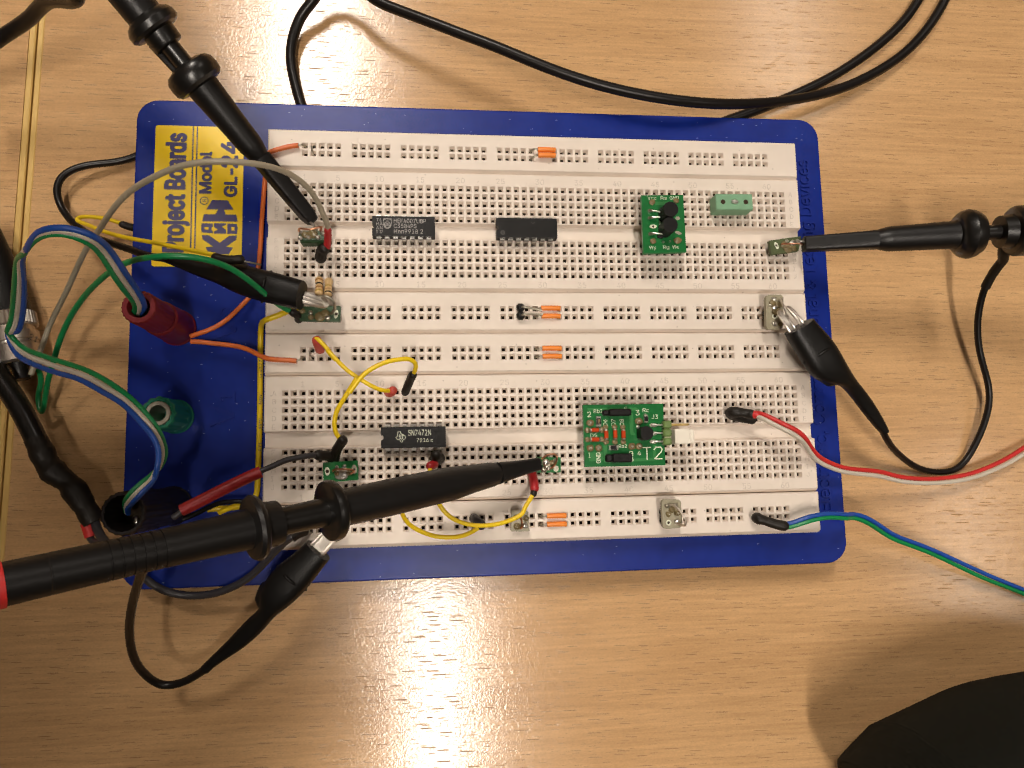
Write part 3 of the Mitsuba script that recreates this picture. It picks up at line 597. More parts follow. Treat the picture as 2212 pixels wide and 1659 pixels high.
for i, y in enumerate((478, 630, 785)):
    pad(k, M, L(1400, y), 1.2, .62, 0, 0, 'dull_tin'); joint(k, M, L(1395, y, .05), .6, 250 + i, 'solder', .35)
    a = L(1400, y, .5); part(k, 'pin', at(tube([a, a + V(1.2, 0, .35), a + V(3.0, 0, .5)], .3, 8, .3), M), 'tin')
    a = L(1625, y, 1.0); part(k, 'header', at(rbox(a, (2.6, 2.36, 2.5), .45), M), 'header_green', False)
a = L(1700, 482, 1.1); part(k, 'pin', at(tube([a, a + V(5.3, 0, 0), a + V(5.8, 0, 0)], [.33, .33, .33, .33, .12], 8, .3, smooth=True), M), 'brass', label='brass pin sticking out to the right')
a = L(1880, 702, .8); part(k, 'connector', at(rbox(a, (4.6, 4.45, 4.4), .15), M), 'white_nylon', False, label='white plastic connector')
a = L(2062, 702, .5); part(k, 'connector_lip', at(rbox(a, (1.5, 4.3, 4.0), .3), M), 'white_nylon', False)

# resistors
def resistor(label, a, b, bands, l0, l1):
    k = thing('resistor', label, 'resistor'); a, b = np.array(a), np.array(b); d = unit(b - a); n = np.linalg.norm(b - a)
    prof = [(0, .4), (.25, .95), (.8, 1.27), (1.7, 1.25), (2.2, 1.08), (n - 2.2, 1.08), (n - 1.7, 1.25), (n - .8, 1.27), (n - .25, .95), (n, .4)]
    part(k, 'body', lathe(prof, a, d, 28), 'resin_beige')
    for f, m in bands:
        r = float(np.interp(f * n, [q[0] for q in prof], [q[1] for q in prof])) + .02
        part(k, 'band', lathe([(f * n - .28, r - .03), (f * n - .28, r), (f * n + .28, r), (f * n + .28, r - .03)], a, d, 28, cap=False), m)
    part(k, 'lead', tube([a + d * .1, a - d * .9 + V(0, 0, .1), np.array(l0), np.array(l0) - V(0, 0, 4)], .27, 8, .3), 'tin'); part(k, 'lead', tube([b - d * .1, b + d * .7, np.array(l1)], .27, 8, .3), 'tin')
resistor('left one of two beige banded resistors above the alligator clip jaws', (5.03, -29.88, 22.50), (5.56, -36.20, 26.50), ((.22, 'band_brown'), (.42, 'black_gloss'), (.62, 'band_brown'), (.83, 'band_gold')), (5.08, -27.94, 20.3), (6.82, -36.73, 27.00))
resistor('right one of two beige banded resistors above the alligator clip jaws', (7.88, -30.23, 22.50), (8.17, -36.40, 26.50), ((.5, 'band_gold'), (.7, 'band_brown'), (.88, 'black_gloss')), (7.62, -27.94, 20.3), (7.95, -37.34, 27.00))
# ---------------------------------------------------------------- probes
def probe(label, o, d, secs):
    k = thing('probe', label, 'probe')
    for nm, mat, prof, kw in secs: part(k, nm, lathe(prof, o, d, **{'seg': 40, **kw}), mat, 30)
    return k, np.array(o), unit(d)
SQ = dict(seg=64)
k, o, d = probe('black hook probe reaching down from the top left edge onto the board', (3.72, -13.71, 26), (-.5818, .6787, .4482), [
    ('hook_tube', 'black_satin', [(0, 1.2), (.4, 1.7), (3.1, 2.2), (15.3, 2.5), (22.8, 2.75)], dict(sq=(5, 5, 5, 4.5, 3), roll=.3, **SQ)),
    ('barrel', 'black_satin', [(22.5, 2.5), (24.5, 3.1), (27, 3.6), (34.5, 3.9), (45.7, 4.5)], {}),
    ('ring', 'black_gloss', [(45.5, 4.3), (45.9, 6.3), (46.8, 7.15), (48.6, 7.4), (50.4, 7.1), (51.5, 6.2), (52.2, 4.2), (52.3, 2.6)], {}),
    ('plunger', 'black_gloss', [(51.5, 2.55), (62, 2.5)], {}),
    ('neck', 'black_gloss', [(57.6, 2.4), (57.7, 3.9), (58.2, 4.2), (61.5, 4.4), (61.8, 6.3), (62.5, 7.1), (64.2, 7.0), (65.4, 6.2), (66.2, 4.9)], {}),
    ('body', 'black_satin', [(66, 4.8), (74, 4.9), (120, 5.2), (130, 3.2), (133, 2.2)], {})])
part(k, 'slide_tab', at(rbox((0, 0, 0), (1.6, 2.6, 6.5), .4), np.array([[*np.append(V(.8, .6, 0), 0)], [*np.append(V(-.6, .8, 0), 0)], [0, 0, 1, 0], [0, 0, 0, 1]]).T @ np.eye(4)) if False else tube([o + d * 53 + V(-2.2, -1.6, -1.4), o + d * 61 + V(-2.6, -2.0, -1.6)], 1.1, 8), 'black_satin')
part(k, 'hook', tube([(3.44, -14.80, 29.00), (3.93, -15.31, 29.60), (4.66, -16.19, 29.20), (4.92, -16.52, 28.00), (4.63, -16.86, 26.80)], .34, 8, .3), 'tin')
pe = o + d * 131
cables = []
part(k, 'cable', tube([(-100.04, 34.46, 22.00), (-91.07, 37.31, 26.00), (-82.27, 40.51, 30.00), (-73.37, 41.81, 36.00), (-62.48, 40.76, 46.00), (-50.50, 36.52, 60.00), pe + V(-6, 8, 2), pe], 2.0, 16, 1), 'black_cable')
k, o, d = probe('black hook probe coming in from the right edge onto the olive board', (157.56, -18.85, 26), (.9797, .0157, .1999), [
    ('hook_tube', 'black_satin', [(.4, 2.1), (.7, 2.4), (8.2, 2.5), (18.2, 2.75), (23, 3.05)], dict(sq=(6, 6, 6, 5, 3), roll=.1, **SQ)),
    ('barrel', 'black_satin', [(22.6, 2.8), (24.5, 3.45), (27, 3.95), (45.1, 4.35), (47.4, 4.6)], {}),
    ('ring', 'black_gloss', [(47, 4.5), (47.6, 6.0), (48.8, 7.1), (50.6, 7.75), (52.4, 7.4), (54.2, 6.3), (55.2, 4.2), (55.4, 2.4)], {}),
    ('plunger', 'black_gloss', [(54.5, 2.35), (63, 2.35)], {}),
    ('neck', 'black_gloss', [(60.2, 2.3), (60.3, 5.0), (63.6, 5.4), (63.9, 7.0), (65, 7.8), (68, 7.9), (69.5, 6.8), (70, 5.2)], {}),
    ('body', 'black_satin', [(69.8, 5.1), (120, 5.3), (128, 3)], {})])
part(k, 'hook', tube([(157.51, -18.13, 27.50), (156.38, -18.36, 27.60), (155.85, -18.44, 27.00), (156.66, -18.37, 25.60)], .34, 8, .3), 'tin')
part(k, 'lead_tab', tube([(223.19, -19.40, 34.00), (223.33, -21.34, 32.00), (225.85, -24.18, 28.00)], [2.2, 1.9, 1.5], 12, .6), 'black_rubber')
k, o, d = probe('long black hook probe across the lower left, with grooved grip and red end band', (71.72, -86.96, 26), (-.8236, -.1469, .5478), [
    ('hook_tube', 'black_satin', [(2.2, 1.5), (2.8, 1.9), (7.7, 2.1), (13, 2.5), (18.5, 3.1)], dict(sq=(6, 6, 6, 5, 3.5), roll=.0, **SQ)),
    ('barrel', 'black_satin', [(17.5, 2.8), (20, 3.4), (27.7, 3.9), (34.5, 4.55), (53.3, 4.65), (68, 4.4)], {}),
    ('ring', 'black_gloss', [(67.5, 4.3), (67.8, 6.6), (68.4, 7.2), (69.4, 7.4), (70.4, 7.1), (70.9, 6.2), (71.2, 3.4)], {}),
    ('plunger', 'black_gloss', [(70.8, 3.45), (83.5, 3.2)], {}),
    ('neck', 'black_satin', [(82.4, 3.1), (82.5, 5.0), (86.4, 5.3), (86.6, 6.6), (87.2, 7.2), (88, 7.4), (88.8, 6.9), (89.2, 5.2), (89.3, 4.4)], {}),
    ('body', 'black_satin', [(89, 4.5), (96, 4.25), (105.5, 4.05)] + [q for t in np.arange(107.0, 117.5, 1.95) for q in ((t, 4.0), (t + .06, 3.72), (t + .36, 3.72), (t + .42, 4.0))] + [(118.5, 3.98), (126.6, 3.98), (126.7, 3.9), (126.9, 3.9), (127, 3.98), (133.9, 4.02)], {}),
    ('band', 'red_wire', [(133.8, 4.0), (133.9, 4.3), (139, 4.3), (139.1, 4.0)], {}), ('rear_body', 'black_satin', [(139, 4.1), (158, 4.2), (164, 2.6)], {})])
side = unit(np.cross(d, [0, 0, 1]))
up = unit(np.cross(side, d))
dots = [ball(o + d * (t + .9) + (math.cos(q) * side + math.sin(q) * up) * 3.97, (.2, .2, .2), 1) for t in np.arange(107.0, 117.5, 1.95) for q in (.55, math.pi - .55)]
part(k, 'grip_dot', cat(dots), 'black_gloss', kind='stuff')
joint_tip = blob((72.39, -86.84, 26.00), (1.1, 1.0, .8), 77, .35); part(k, 'hook', joint_tip, 'tin', True)

# ---------------------------------------------------------------- alligator clips with their leads
def clip(label, boot, tab, ridge, jaws, lead, r, rsleeve=None):
    k = thing('alligator_clip', label, 'alligator clip')
    part(k, 'boot', loft(boot, 28, 2.6), 'black_rubber', 40)
    part(k, 'boot_tab', tab, 'black_rubber', 40)
    for q in ridge: part(k, 'boot_ridge', tube(q, .45, 10, .5, cap='round'), 'black_rubber')
    for j in jaws: part(k, 'jaw', j, 'nickel', 25)
    part(k, 'lead', tube(lead, r, 14, .8), 'black_cable')
    return k
def arch(a, b, h, n=7):
    a, b = np.array(a), np.array(b); return [a * (1 - t) + b * t + V(0, 0, h * math.sin(math.pi * t)) for t in np.linspace(.02, .98, n)]
def jaw(st, h=.5): return loft([(l, r_, h) for l, r_ in st], 20, 5, .8)
def hull(*balls): return trimesh.convex.convex_hull(np.vstack([np.array(ball(c, (r, r, r), 2).vertices) for c, r in balls]))
clip('black booted alligator clip at the left end of the board, biting the dark wire loop', [
    ((2.69, -33.77, 33.50), (0.91, -41.89, 33.50), 3.6), ((-1.95, -32.31, 33.00), (-4.01, -40.67, 33.00), 3.7), ((-6.82, -30.85, 32.50), (-9.19, -39.44, 32.50), 3.7), ((-12.36, -29.12, 31.00), (-15.23, -37.31, 31.00), 3.6), ((-16.73, -27.96, 30.00), (-19.61, -35.27, 30.00), 3.3), ((-21.60, -27.76, 28.00), (-23.87, -32.83, 28.00), 2.6), ((-28.80, -26.20, 26.50), (-30.45, -30.00, 26.50), 2.0), ((-36.90, -24.21, 24.50), (-37.92, -26.45, 24.50), 1.4), ((-40.76, -23.39, 23.50), (-41.58, -25.17, 23.50), 1.3)],
    hull(((-16.05, -29.56, 30.00), 2.6), ((-18.63, -32.51, 29.00), 2.6), ((-12.39, -34.68, 30.50), 2.6)), [arch((-6.93, -30.65, 32.60), (-9.33, -39.69, 32.60), 3.9)],
    [jaw([((-0.10, -35.50, 31.50), (-0.06, -39.49, 31.50)), ((2.02, -35.97, 31.00), (1.28, -39.62, 31.00)), ((4.25, -36.70, 30.50), (3.50, -40.16, 30.50)), ((6.41, -37.41, 29.50), (5.56, -40.54, 29.50)), ((7.90, -38.10, 29.00), (7.14, -40.73, 29.00)), ((8.68, -39.02, 28.60), (8.15, -40.34, 28.60))], .9),
     tube([(1.06, -37.61, 32.00), (2.94, -37.96, 31.80), (5.30, -38.57, 31.00), (7.57, -39.34, 30.00)], .4, 8), tube([(1.07, -38.80, 32.00), (2.95, -39.15, 31.80), (5.31, -39.67, 31.00), (7.54, -40.20, 29.80)], .4, 8)],
    [(-40.48, -24.35, 23.60), (-46.12, -22.90, 22.00), (-50.66, -20.78, 19.50), (-59.27, -17.20, 15.00), (-66.54, -13.47, 11.00), (-73.58, -8.26, 7.00), (-77.98, -2.93, 5.00), (-79.57, 1.87, 5.00), (-78.75, 6.48, 5.00), (-75.26, 9.95, 4.50), (-69.87, 12.16, 3.60), (-63.13, 13.55, 2.80), (-57.20, 15.85, 2.20), (-51.56, 18.83, 2.00)], 1.12)
k = clip('black booted alligator clip hanging over the right edge of the breadboard', [
    ((147.97, -49.12, 31.00), (156.26, -44.17, 31.00), 3.6), ((150.59, -53.50, 30.50), (159.82, -47.94, 30.50), 3.7), ((153.33, -57.80, 30.00), (163.29, -51.82, 30.00), 3.7), ((156.38, -61.57, 29.00), (166.23, -55.79, 29.00), 3.5), ((160.62, -63.76, 27.50), (169.03, -59.13, 27.50), 3.2), ((165.55, -64.23, 26.00), (171.46, -61.43, 26.00), 2.7), ((169.96, -65.94, 24.00), (174.58, -63.85, 24.00), 2.2), ((175.87, -70.83, 21.00), (179.70, -68.12, 21.00), 1.8), ((182.35, -76.78, 18.00), (185.02, -73.77, 18.00), 1.5), ((186.37, -79.80, 16.00), (188.63, -78.71, 16.00), 1.4)],
    hull(((160.28, -60.99, 28.00), 2.4), ((163.27, -62.85, 27.00), 2.2), ((166.17, -62.33, 26.50), 2.2)), [arch((153.17, -57.99, 30.00), (163.38, -51.92, 30.00), 3.9)],
    [jaw([((148.60, -48.09, 31.00), (151.10, -47.60, 31.00)), ((147.32, -45.70, 31.00), (149.42, -45.00, 31.00)), ((146.72, -43.50, 30.00), (148.31, -42.80, 30.00)), ((146.59, -41.89, 29.00), (147.98, -41.18, 29.00))], .35), tube([(149.27, -48.82, 31.20), (147.50, -46.07, 31.40), (146.42, -43.52, 30.60), (146.41, -41.97, 29.40), (148.09, -40.95, 28.40)], .42, 8), tube([(150.97, -48.03, 31.20), (149.47, -45.82, 31.60), (148.67, -43.82, 30.60), (148.43, -42.51, 29.60)], .38, 8),
     jaw([((152.71, -46.70, 31.00), (153.91, -45.90, 31.00)), ((151.31, -44.60, 31.00), (152.39, -43.90, 31.00)), ((150.11, -42.30, 30.00), (151.20, -41.49, 30.00)), ((149.47, -40.67, 29.00), (150.35, -39.96, 29.00))], .35), tube([(153.74, -46.06, 31.30), (152.08, -43.89, 31.40), (150.89, -41.47, 30.40), (149.99, -40.08, 29.30), (149.60, -40.28, 28.60)], .42, 8)],
    [(186.84, -79.05, 16.20), (192.87, -83.97, 11.00), (200.38, -88.25, 6.00), (207.90, -91.77, 3.00), (215.47, -93.29, 2.00), (222.14, -92.47, 1.80), (227.07, -88.66, 2.00), (230.73, -82.48, 3.00), (233.33, -76.27, 4.00), (235.00, -69.23, 5.00), (234.45, -62.45, 6.00), (231.54, -55.80, 8.00), (229.02, -48.96, 10.00), (227.09, -41.32, 13.00), (226.30, -35.45, 16.00), (226.03, -31.04, 19.00), (226.11, -27.01, 23.00), (225.88, -23.92, 28.00)], 1.08)
part(k, 'lead_sleeve', tube([(226.03, -31.04, 19.00), (226.11, -27.01, 23.00), (226.03, -24.07, 27.60)], 1.5, 14, .6, wob=.06), 'shrink_black')
clip('black booted alligator clip at the lower left edge of the breadboard', [
    ((3.45, -107.19, 31.00), (9.57, -112.65, 31.00), 3.8), ((-0.30, -110.67, 30.50), (6.48, -116.62, 30.50), 3.9), ((-4.47, -113.88, 30.00), (3.15, -120.65, 30.00), 3.9), ((-7.54, -117.29, 29.50), (-0.14, -123.88, 29.50), 3.7), ((-9.38, -121.16, 28.50), (-3.45, -126.44, 28.50), 3.3), ((-9.75, -125.11, 27.50), (-5.93, -128.42, 27.50), 2.7), ((-12.78, -128.22, 26.00), (-8.94, -131.76, 26.00), 2.2), ((-18.36, -133.78, 23.50), (-15.14, -137.10, 23.50), 1.8), ((-23.45, -138.67, 21.50), (-21.08, -140.90, 21.50), 1.5), ((-27.27, -142.26, 20.00), (-25.45, -144.34, 20.00), 1.4)],
    hull(((-7.71, -120.39, 28.50), 2.3), ((-8.95, -123.04, 27.50), 2.2), ((-7.97, -125.28, 27.00), 2.2)), [arch((-4.64, -113.88, 30.00), (3.27, -120.74, 30.00), 4.1)],
    [jaw([((4.07, -108.62, 31.00), (7.05, -111.26, 31.00)), ((5.10, -108.21, 31.00), (7.94, -110.84, 31.00)), ((6.65, -106.52, 30.50), (9.35, -109.15, 30.50)), ((8.21, -104.96, 30.00), (10.91, -107.31, 30.00))], .4), tube([(4.15, -108.72, 31.50), (5.20, -107.93, 31.60), (6.72, -106.32, 31.00), (8.41, -104.78, 30.40)], .45, 8), tube([(7.13, -111.64, 31.50), (8.17, -110.63, 31.60), (9.71, -108.96, 31.00), (11.41, -106.98, 30.40)], .5, 8), tube([(7.32, -111.89, 30.80), (8.65, -110.29, 30.80), (10.05, -108.76, 30.20)], .4, 8)],
    [(-26.32, -143.28, 20.00), (-30.68, -146.03, 18.00), (-34.78, -147.67, 17.00), (-39.02, -147.71, 17.00), (-42.01, -144.46, 20.00), (-43.37, -139.11, 25.00), (-42.65, -132.78, 31.00), (-40.31, -126.18, 38.00), (-36.58, -119.39, 46.00), (-32.58, -114.11, 54.00), (-28.52, -109.84, 62.00), (-24.45, -106.85, 70.00)], 1.12)

# ---------------------------------------------------------------- coax cables and thick leads
def cable(name, label, pts, r, mat, seg=16, step=1.0, **kw):
    q = num(name); labels[q] = {'label': label, 'category': 'cable'}
    solo(q, tube(pts, r, seg, step, **kw), mat); return q
cable('coaxial_cable', 'long black cable looping in from the top and sweeping across behind the board', [(-1.46, 28.31, 2.00), (-4.85, 36.42, 2.00), (-6.52, 42.76, 2.40), (-7.70, 49.01, 3.00), (-7.34, 56.75, 4.00), (-3.90, 65.08, 6.00), (0.21, 69.51, 8.00), (6.05, 75.09, 10.00), (14.01, 73.56, 12.00), (20.18, 67.96, 13.00), (27.82, 63.68, 14.00), (40.49, 57.87, 16.00), (50.57, 53.59, 17.00), (60.61, 49.37, 18.00), (75.68, 42.84, 19.00), (90.89, 37.51, 19.50), (106.40, 34.03, 19.50), (122.96, 32.16, 19.00), (140.59, 33.52, 15.50), (160.12, 37.79, 10.00), (173.44, 41.54, 7.00), (186.66, 46.00, 5.00), (200.08, 52.39, 3.50), (213.68, 61.08, 2.50), (224.18, 70.75, 2.00), (230.56, 78.83, 2.00), (235.39, 86.60, 2.00), (242.28, 102.20, 2.00)], 1.75, 'black_cable')
cable('coaxial_cable', 'shorter black cable from under the upper right corner of the board to the top edge', [(134.48, 29.45, 2.00), (148.07, 35.38, 2.00), (157.02, 38.77, 2.00), (167.30, 43.07, 2.00), (182.71, 50.47, 2.00), (195.37, 58.08, 2.00), (207.74, 67.26, 2.00), (216.47, 75.36, 2.00), (222.43, 82.81, 2.00), (229.45, 94.49, 2.00)], 1.75, 'black_cable')
k = thing('shrink_wrapped_cable', 'thick glossy black cable with lumpy heat shrink and red collar, left edge', 'cable')
part(k, 'jacket', tube([(-97.72, -46.89, 14.00), (-91.34, -54.33, 14.00), (-87.19, -60.36, 14.00), (-82.56, -67.52, 14.00), (-77.39, -77.41, 14.00), (-75.53, -80.63, 14.00)], 3.0, 20, 1), 'black_gloss')
part(k, 'heat_shrink', tube([(-78.07, -76.49, 14.00), (-75.49, -81.53, 14.00), (-72.49, -86.35, 14.00), (-68.72, -89.37, 14.00), (-66.01, -92.59, 14.00), (-62.81, -97.62, 14.00), (-60.50, -101.64, 14.00)], [3.2, 3.3, 3.7, 3.1, 3.7, 3.1, 2.9], 20, .7, wob=.12, seed=3), 'shrink_black')
part(k, 'collar', tube([(-62.56, -101.58, 14.00), (-61.21, -105.64, 14.00)], 1.75, 14, .6), 'red_wire', label='short red collar')
part(k, 'lead', tube([(-60.54, -100.74, 14.00), (-57.79, -105.11, 16.00), (-53.02, -108.36, 20.00), (-48.81, -110.00, 22.00)], 1.3, 12), 'charcoal_wire'); part(k, 'lead', tube([(-61.90, -104.28, 14.00), (-60.08, -106.91, 15.00), (-55.59, -107.19, 18.00), (-49.69, -108.69, 22.00)], 1.0, 12), 'charcoal_wire')
cable('lead_wire', 'dark navy lead curving along the lower left edge of the board', [(-1.63, -106.01, 23.50), (-2.54, -106.90, 23.50), (-4.35, -108.23, 22.00), (-10.66, -114.09, 17.50), (-16.35, -119.16, 15.50), (-23.31, -122.52, 14.00), (-30.48, -124.00, 12.00), (-37.10, -123.38, 12.00), (-41.89, -121.15, 13.50), (-45.33, -118.04, 15.00), (-46.85, -114.92, 18.00), (-47.93, -111.32, 22.00)], 1.15, 'charcoal_wire', 14, .8)
part('lead_wire', 'sleeve', tube([(0.99, -105.07, 21.00), (-0.50, -105.63, 23.00), (-2.14, -106.56, 24.00)], 1.7, 12, .6, wob=.15), 'shrink_black')

# ---------------------------------------------------------------- jumper wires
def wire(label, pts, r, mat, sleeves=(), tips=(), name='jumper_wire', group=None):
    k = thing(name, label, 'wire', group)
    part(k, 'insulation', tube(pts, r, 14, .6), mat)
    for i, (q, rr, m) in enumerate(sleeves): part(k, 'sleeve', tube(q, rr, 16, .35, cap='round', wob=.07, seed=i + 3), m)
    for q in tips: part(k, 'lead', tube(q, .28, 8, .3), 'dull_tin')
    return k
wire('orange wire from the red post round the upper left end of the socket strips', [(-33.85, -46.59, 16.50), (-30.80, -45.65, 17.00), (-26.79, -43.95, 17.00), (-23.05, -40.89, 16.00), (-19.72, -36.96, 15.00), (-17.17, -33.32, 14.00), (-15.82, -29.03, 13.50), (-15.25, -25.00, 13.20), (-14.80, -20.47, 13.00), (-14.45, -12.56, 13.00), (-14.06, -4.00, 13.00), (-13.37, 3.23, 14.00), (-12.42, 6.56, 17.00), (-11.02, 9.46, 20.80), (-9.63, 10.16, 21.50), (-6.09, 11.43, 21.50), (-1.76, 12.27, 21.50)], .72, 'orange_wire', tips=[[(-2.02, 12.27, 21.50), (-0.81, 12.47, 21.60), (-0.15, 12.68, 20.50), (0.1, 13.0, 17)]])
wire('orange wire from the red post to the left end of the third bus strip', [(-33.81, -48.25, 16.50), (-30.89, -48.35, 16.50), (-26.37, -48.89, 16.50), (-19.43, -49.96, 17.00), (-14.96, -51.82, 18.50), (-10.87, -53.93, 20.50), (-7.12, -54.62, 21.20), (-1.71, -55.03, 21.20)], .74, 'orange_wire', tips=[[(-1.94, -55.03, 21.20), (-0.59, -54.47, 21.20), (-.2, -54.0, 20.4), (0, -54.04, 17)]])
k = wire('flat yellow wire lying along the left end of the socket strips, printed with tiny letters', [(-1.51, -39.97, 23.50), (-3.53, -39.75, 22.00), (-7.31, -41.12, 21.10), (-10.14, -42.17, 20.90), (-11.91, -42.45, 19.00), (-13.49, -43.05, 15.20), (-14.23, -45.96, 12.60), (-14.23, -54.66, 12.40), (-14.18, -64.27, 12.40), (-14.17, -73.80, 12.40), (-14.33, -84.17, 12.40), (-14.49, -91.65, 12.40), (-15.03, -95.13, 12.40), (-17.43, -97.51, 12.60), (-22.72, -98.45, 13.00), (-28.69, -98.81, 14.00)], .85, 'yellow_wire')
for s, y, w in (('LL43774', 800, 6.5), ('300V', 975, 3.2), ('90°C', 1130, 3.2), ('FT1', 1268, 2.6)):
    a = (-14.37, -20.54, 13.26); b = np.array((-13.53, -87.93, 13.26)); f = y / 1400.
    p = np.array(a) * (1 - f) + b * f; part(k, 'lettering', at(text(s, .85, .03, width=w), rz(90, (p[0] + .35, p[1], p[2]))), 'navy_ink', False)
wire('second yellow wire twisted beside the first near the black post', [(-25.25, -99.63, 13.50), (-20.54, -97.96, 14.50), (-16.96, -97.74, 14.50), (-12.34, -98.99, 15.00), (-8.72, -100.37, 15.00)], .85, 'yellow_wire')
wire('grey jumper wire arching over the yellow label from a red sleeve on the board', [(8.39, -17.53, 29.00), (8.60, -16.74, 31.00), (8.65, -16.23, 35.00), (7.11, -12.65, 42.00), (4.96, -10.72, 48.00), (2.22, -10.28, 54.00), (-1.59, -10.79, 60.00), (-6.28, -11.59, 64.00), (-11.25, -12.21, 66.00), (-16.67, -12.57, 66.00), (-22.72, -13.04, 64.00), (-29.55, -14.04, 60.00), (-35.85, -14.92, 55.00), (-41.97, -16.26, 49.00), (-47.90, -18.16, 42.00), (-53.42, -20.25, 35.00), (-60.13, -23.22, 27.00), (-65.35, -29.13, 22.00), (-68.71, -33.50, 19.00), (-72.53, -38.44, 16.00), (-75.56, -43.21, 14.00), (-77.31, -47.26, 13.00), (-79.16, -51.32, 12.00), (-81.58, -57.27, 11.00)], .78, 'grey_wire',
    [([(8.53, -17.34, 30.00), (8.12, -19.07, 27.00), (7.62, -20.86, 25.00)], 1.12, 'red_sleeve'), ([(6.66, -21.56, 24.50), (5.96, -21.58, 23.50), (5.2, -22.7, 21.2), (5.1, -22.9, 20.2)], 1.75, 'shrink_black')])
wire('green jumper wire looping over the alligator clip and down to the desk', [(-1.22, -41.82, 25.00), (-1.92, -41.22, 26.00), (-3.70, -40.57, 28.00), (-6.60, -38.87, 33.00), (-10.11, -36.15, 40.00), (-13.78, -33.82, 45.00), (-17.46, -32.72, 49.00), (-22.38, -32.22, 52.00), (-27.77, -32.23, 53.00), (-31.91, -32.18, 52.00), (-36.84, -31.97, 49.00), (-42.25, -32.22, 45.00), (-47.80, -33.13, 40.00), (-53.91, -34.95, 34.00), (-59.75, -37.42, 28.00), (-65.02, -41.30, 23.00), (-69.06, -45.55, 19.00), (-72.02, -50.11, 16.00), (-74.89, -55.71, 13.00), (-77.40, -60.95, 10.00), (-79.35, -65.37, 7.00), (-81.13, -67.94, 5.00), (-82.46, -65.55, 4.00), (-82.70, -62.19, 4.00), (-81.64, -58.70, 5.00), (-81.50, -55.34, 7.00), (-82.13, -53.23, 9.00)], .8, 'green_wire',
    [([(-1.93, -41.37, 26.50), (-1.13, -41.72, 25.50), (-0.71, -42.13, 24.00), (-1.15, -42.45, 21.50)], 1.2, 'shrink_black')])
wire('yellow jumper wire on the left crossing the label corner, black sleeves on both ends', [(-58.09, -8.25, 4.00), (-60.54, -7.60, 5.00), (-63.46, -7.11, 7.00), (-66.75, -7.20, 9.00), (-69.47, -8.08, 11.00), (-69.64, -9.44, 12.50), (-66.19, -11.46, 15.00), (-59.44, -14.96, 20.00), (-50.32, -18.89, 26.00), (-39.82, -22.04, 31.00), (-30.32, -24.66, 34.00), (-21.44, -26.80, 35.50)], .62, 'yellow_wire',
    [([(-59.34, -8.24, 5.00), (-57.13, -8.75, 4.00), (-53.69, -9.30, 3.00)], 1.15, 'shrink_black'), ([(-21.39, -27.64, 35.60), (-18.33, -28.31, 36.00), (-14.77, -28.14, 36.00)], 1.35, 'shrink_black')], [[(-14.97, -28.41, 36.00), (-12.26, -28.73, 35.00), (-9.74, -28.88, 33.00)]])
wire('yellow jumper wire with red sleeves, crossing under the other yellow wire', [(5.05, -49.75, 28.50), (8.00, -52.12, 29.00), (10.79, -55.91, 30.00), (8.90, -53.63, 31.00), (11.60, -56.42, 32.00), (14.73, -59.49, 31.50), (17.51, -61.52, 30.50), (16.99, -61.09, 29.50), (21.06, -63.54, 28.00), (24.30, -64.69, 26.50), (26.80, -64.70, 24.50)], .62, 'yellow_wire',
    [([(5.19, -49.92, 27.40), (5.34, -50.85, 25.50), (5.42, -51.60, 23.00), (5.0, -51.4, 20.9)], 1.4, 'brick_sleeve'), ([(26.99, -64.62, 24.60), (26.26, -65.06, 23.00), (25.4, -64.7, 20.5)], 1.35, 'brick_sleeve')])
wire('yellow jumper wire with black sleeves arching to the little green board on the lower strip', [(33.10, -60.52, 30.00), (33.98, -58.90, 32.50), (33.68, -57.52, 34.50), (32.12, -56.83, 36.00), (30.20, -56.96, 37.00), (26.38, -57.78, 38.00), (22.15, -59.74, 38.50), (18.34, -63.04, 38.50), (15.76, -66.42, 38.00), (17.65, -62.73, 38.00), (16.21, -64.88, 37.50), (14.08, -68.09, 36.50), (12.05, -71.27, 35.00), (11.27, -74.06, 34.00), (11.26, -76.23, 33.00), (11.92, -78.12, 32.00), (13.30, -79.47, 31.00)], .66, 'yellow_wire',
    [([(33.10, -60.61, 30.00), (31.97, -62.19, 26.00), (30.83, -64.36, 22.50), (30.5, -64.6, 20.5)], 1.25, 'shrink_black'), ([(13.13, -79.32, 31.50), (12.65, -79.95, 29.50), (10.99, -81.80, 26.50), (10.19, -83.71, 24.00), (9.61, -84.67, 22.00)], 1.45, 'shrink_black')])
wire('yellow jumper wire hanging below the probe into the bottom bus strip, dark sleeve end', [(28.05, -95.32, 40.00), (29.19, -97.53, 38.00), (29.68, -99.12, 35.00), (30.42, -101.45, 32.50), (32.27, -103.98, 30.00), (35.73, -106.14, 28.50), (39.70, -107.50, 27.50), (44.17, -107.91, 27.00), (47.81, -107.45, 26.00), (52.04, -105.61, 24.00)], .64, 'yellow_wire', [([(52.73, -104.96, 24.00), (51.33, -103.54, 22.50), (50.8, -103.2, 20.4)], 1.45, 'charcoal_wire')])
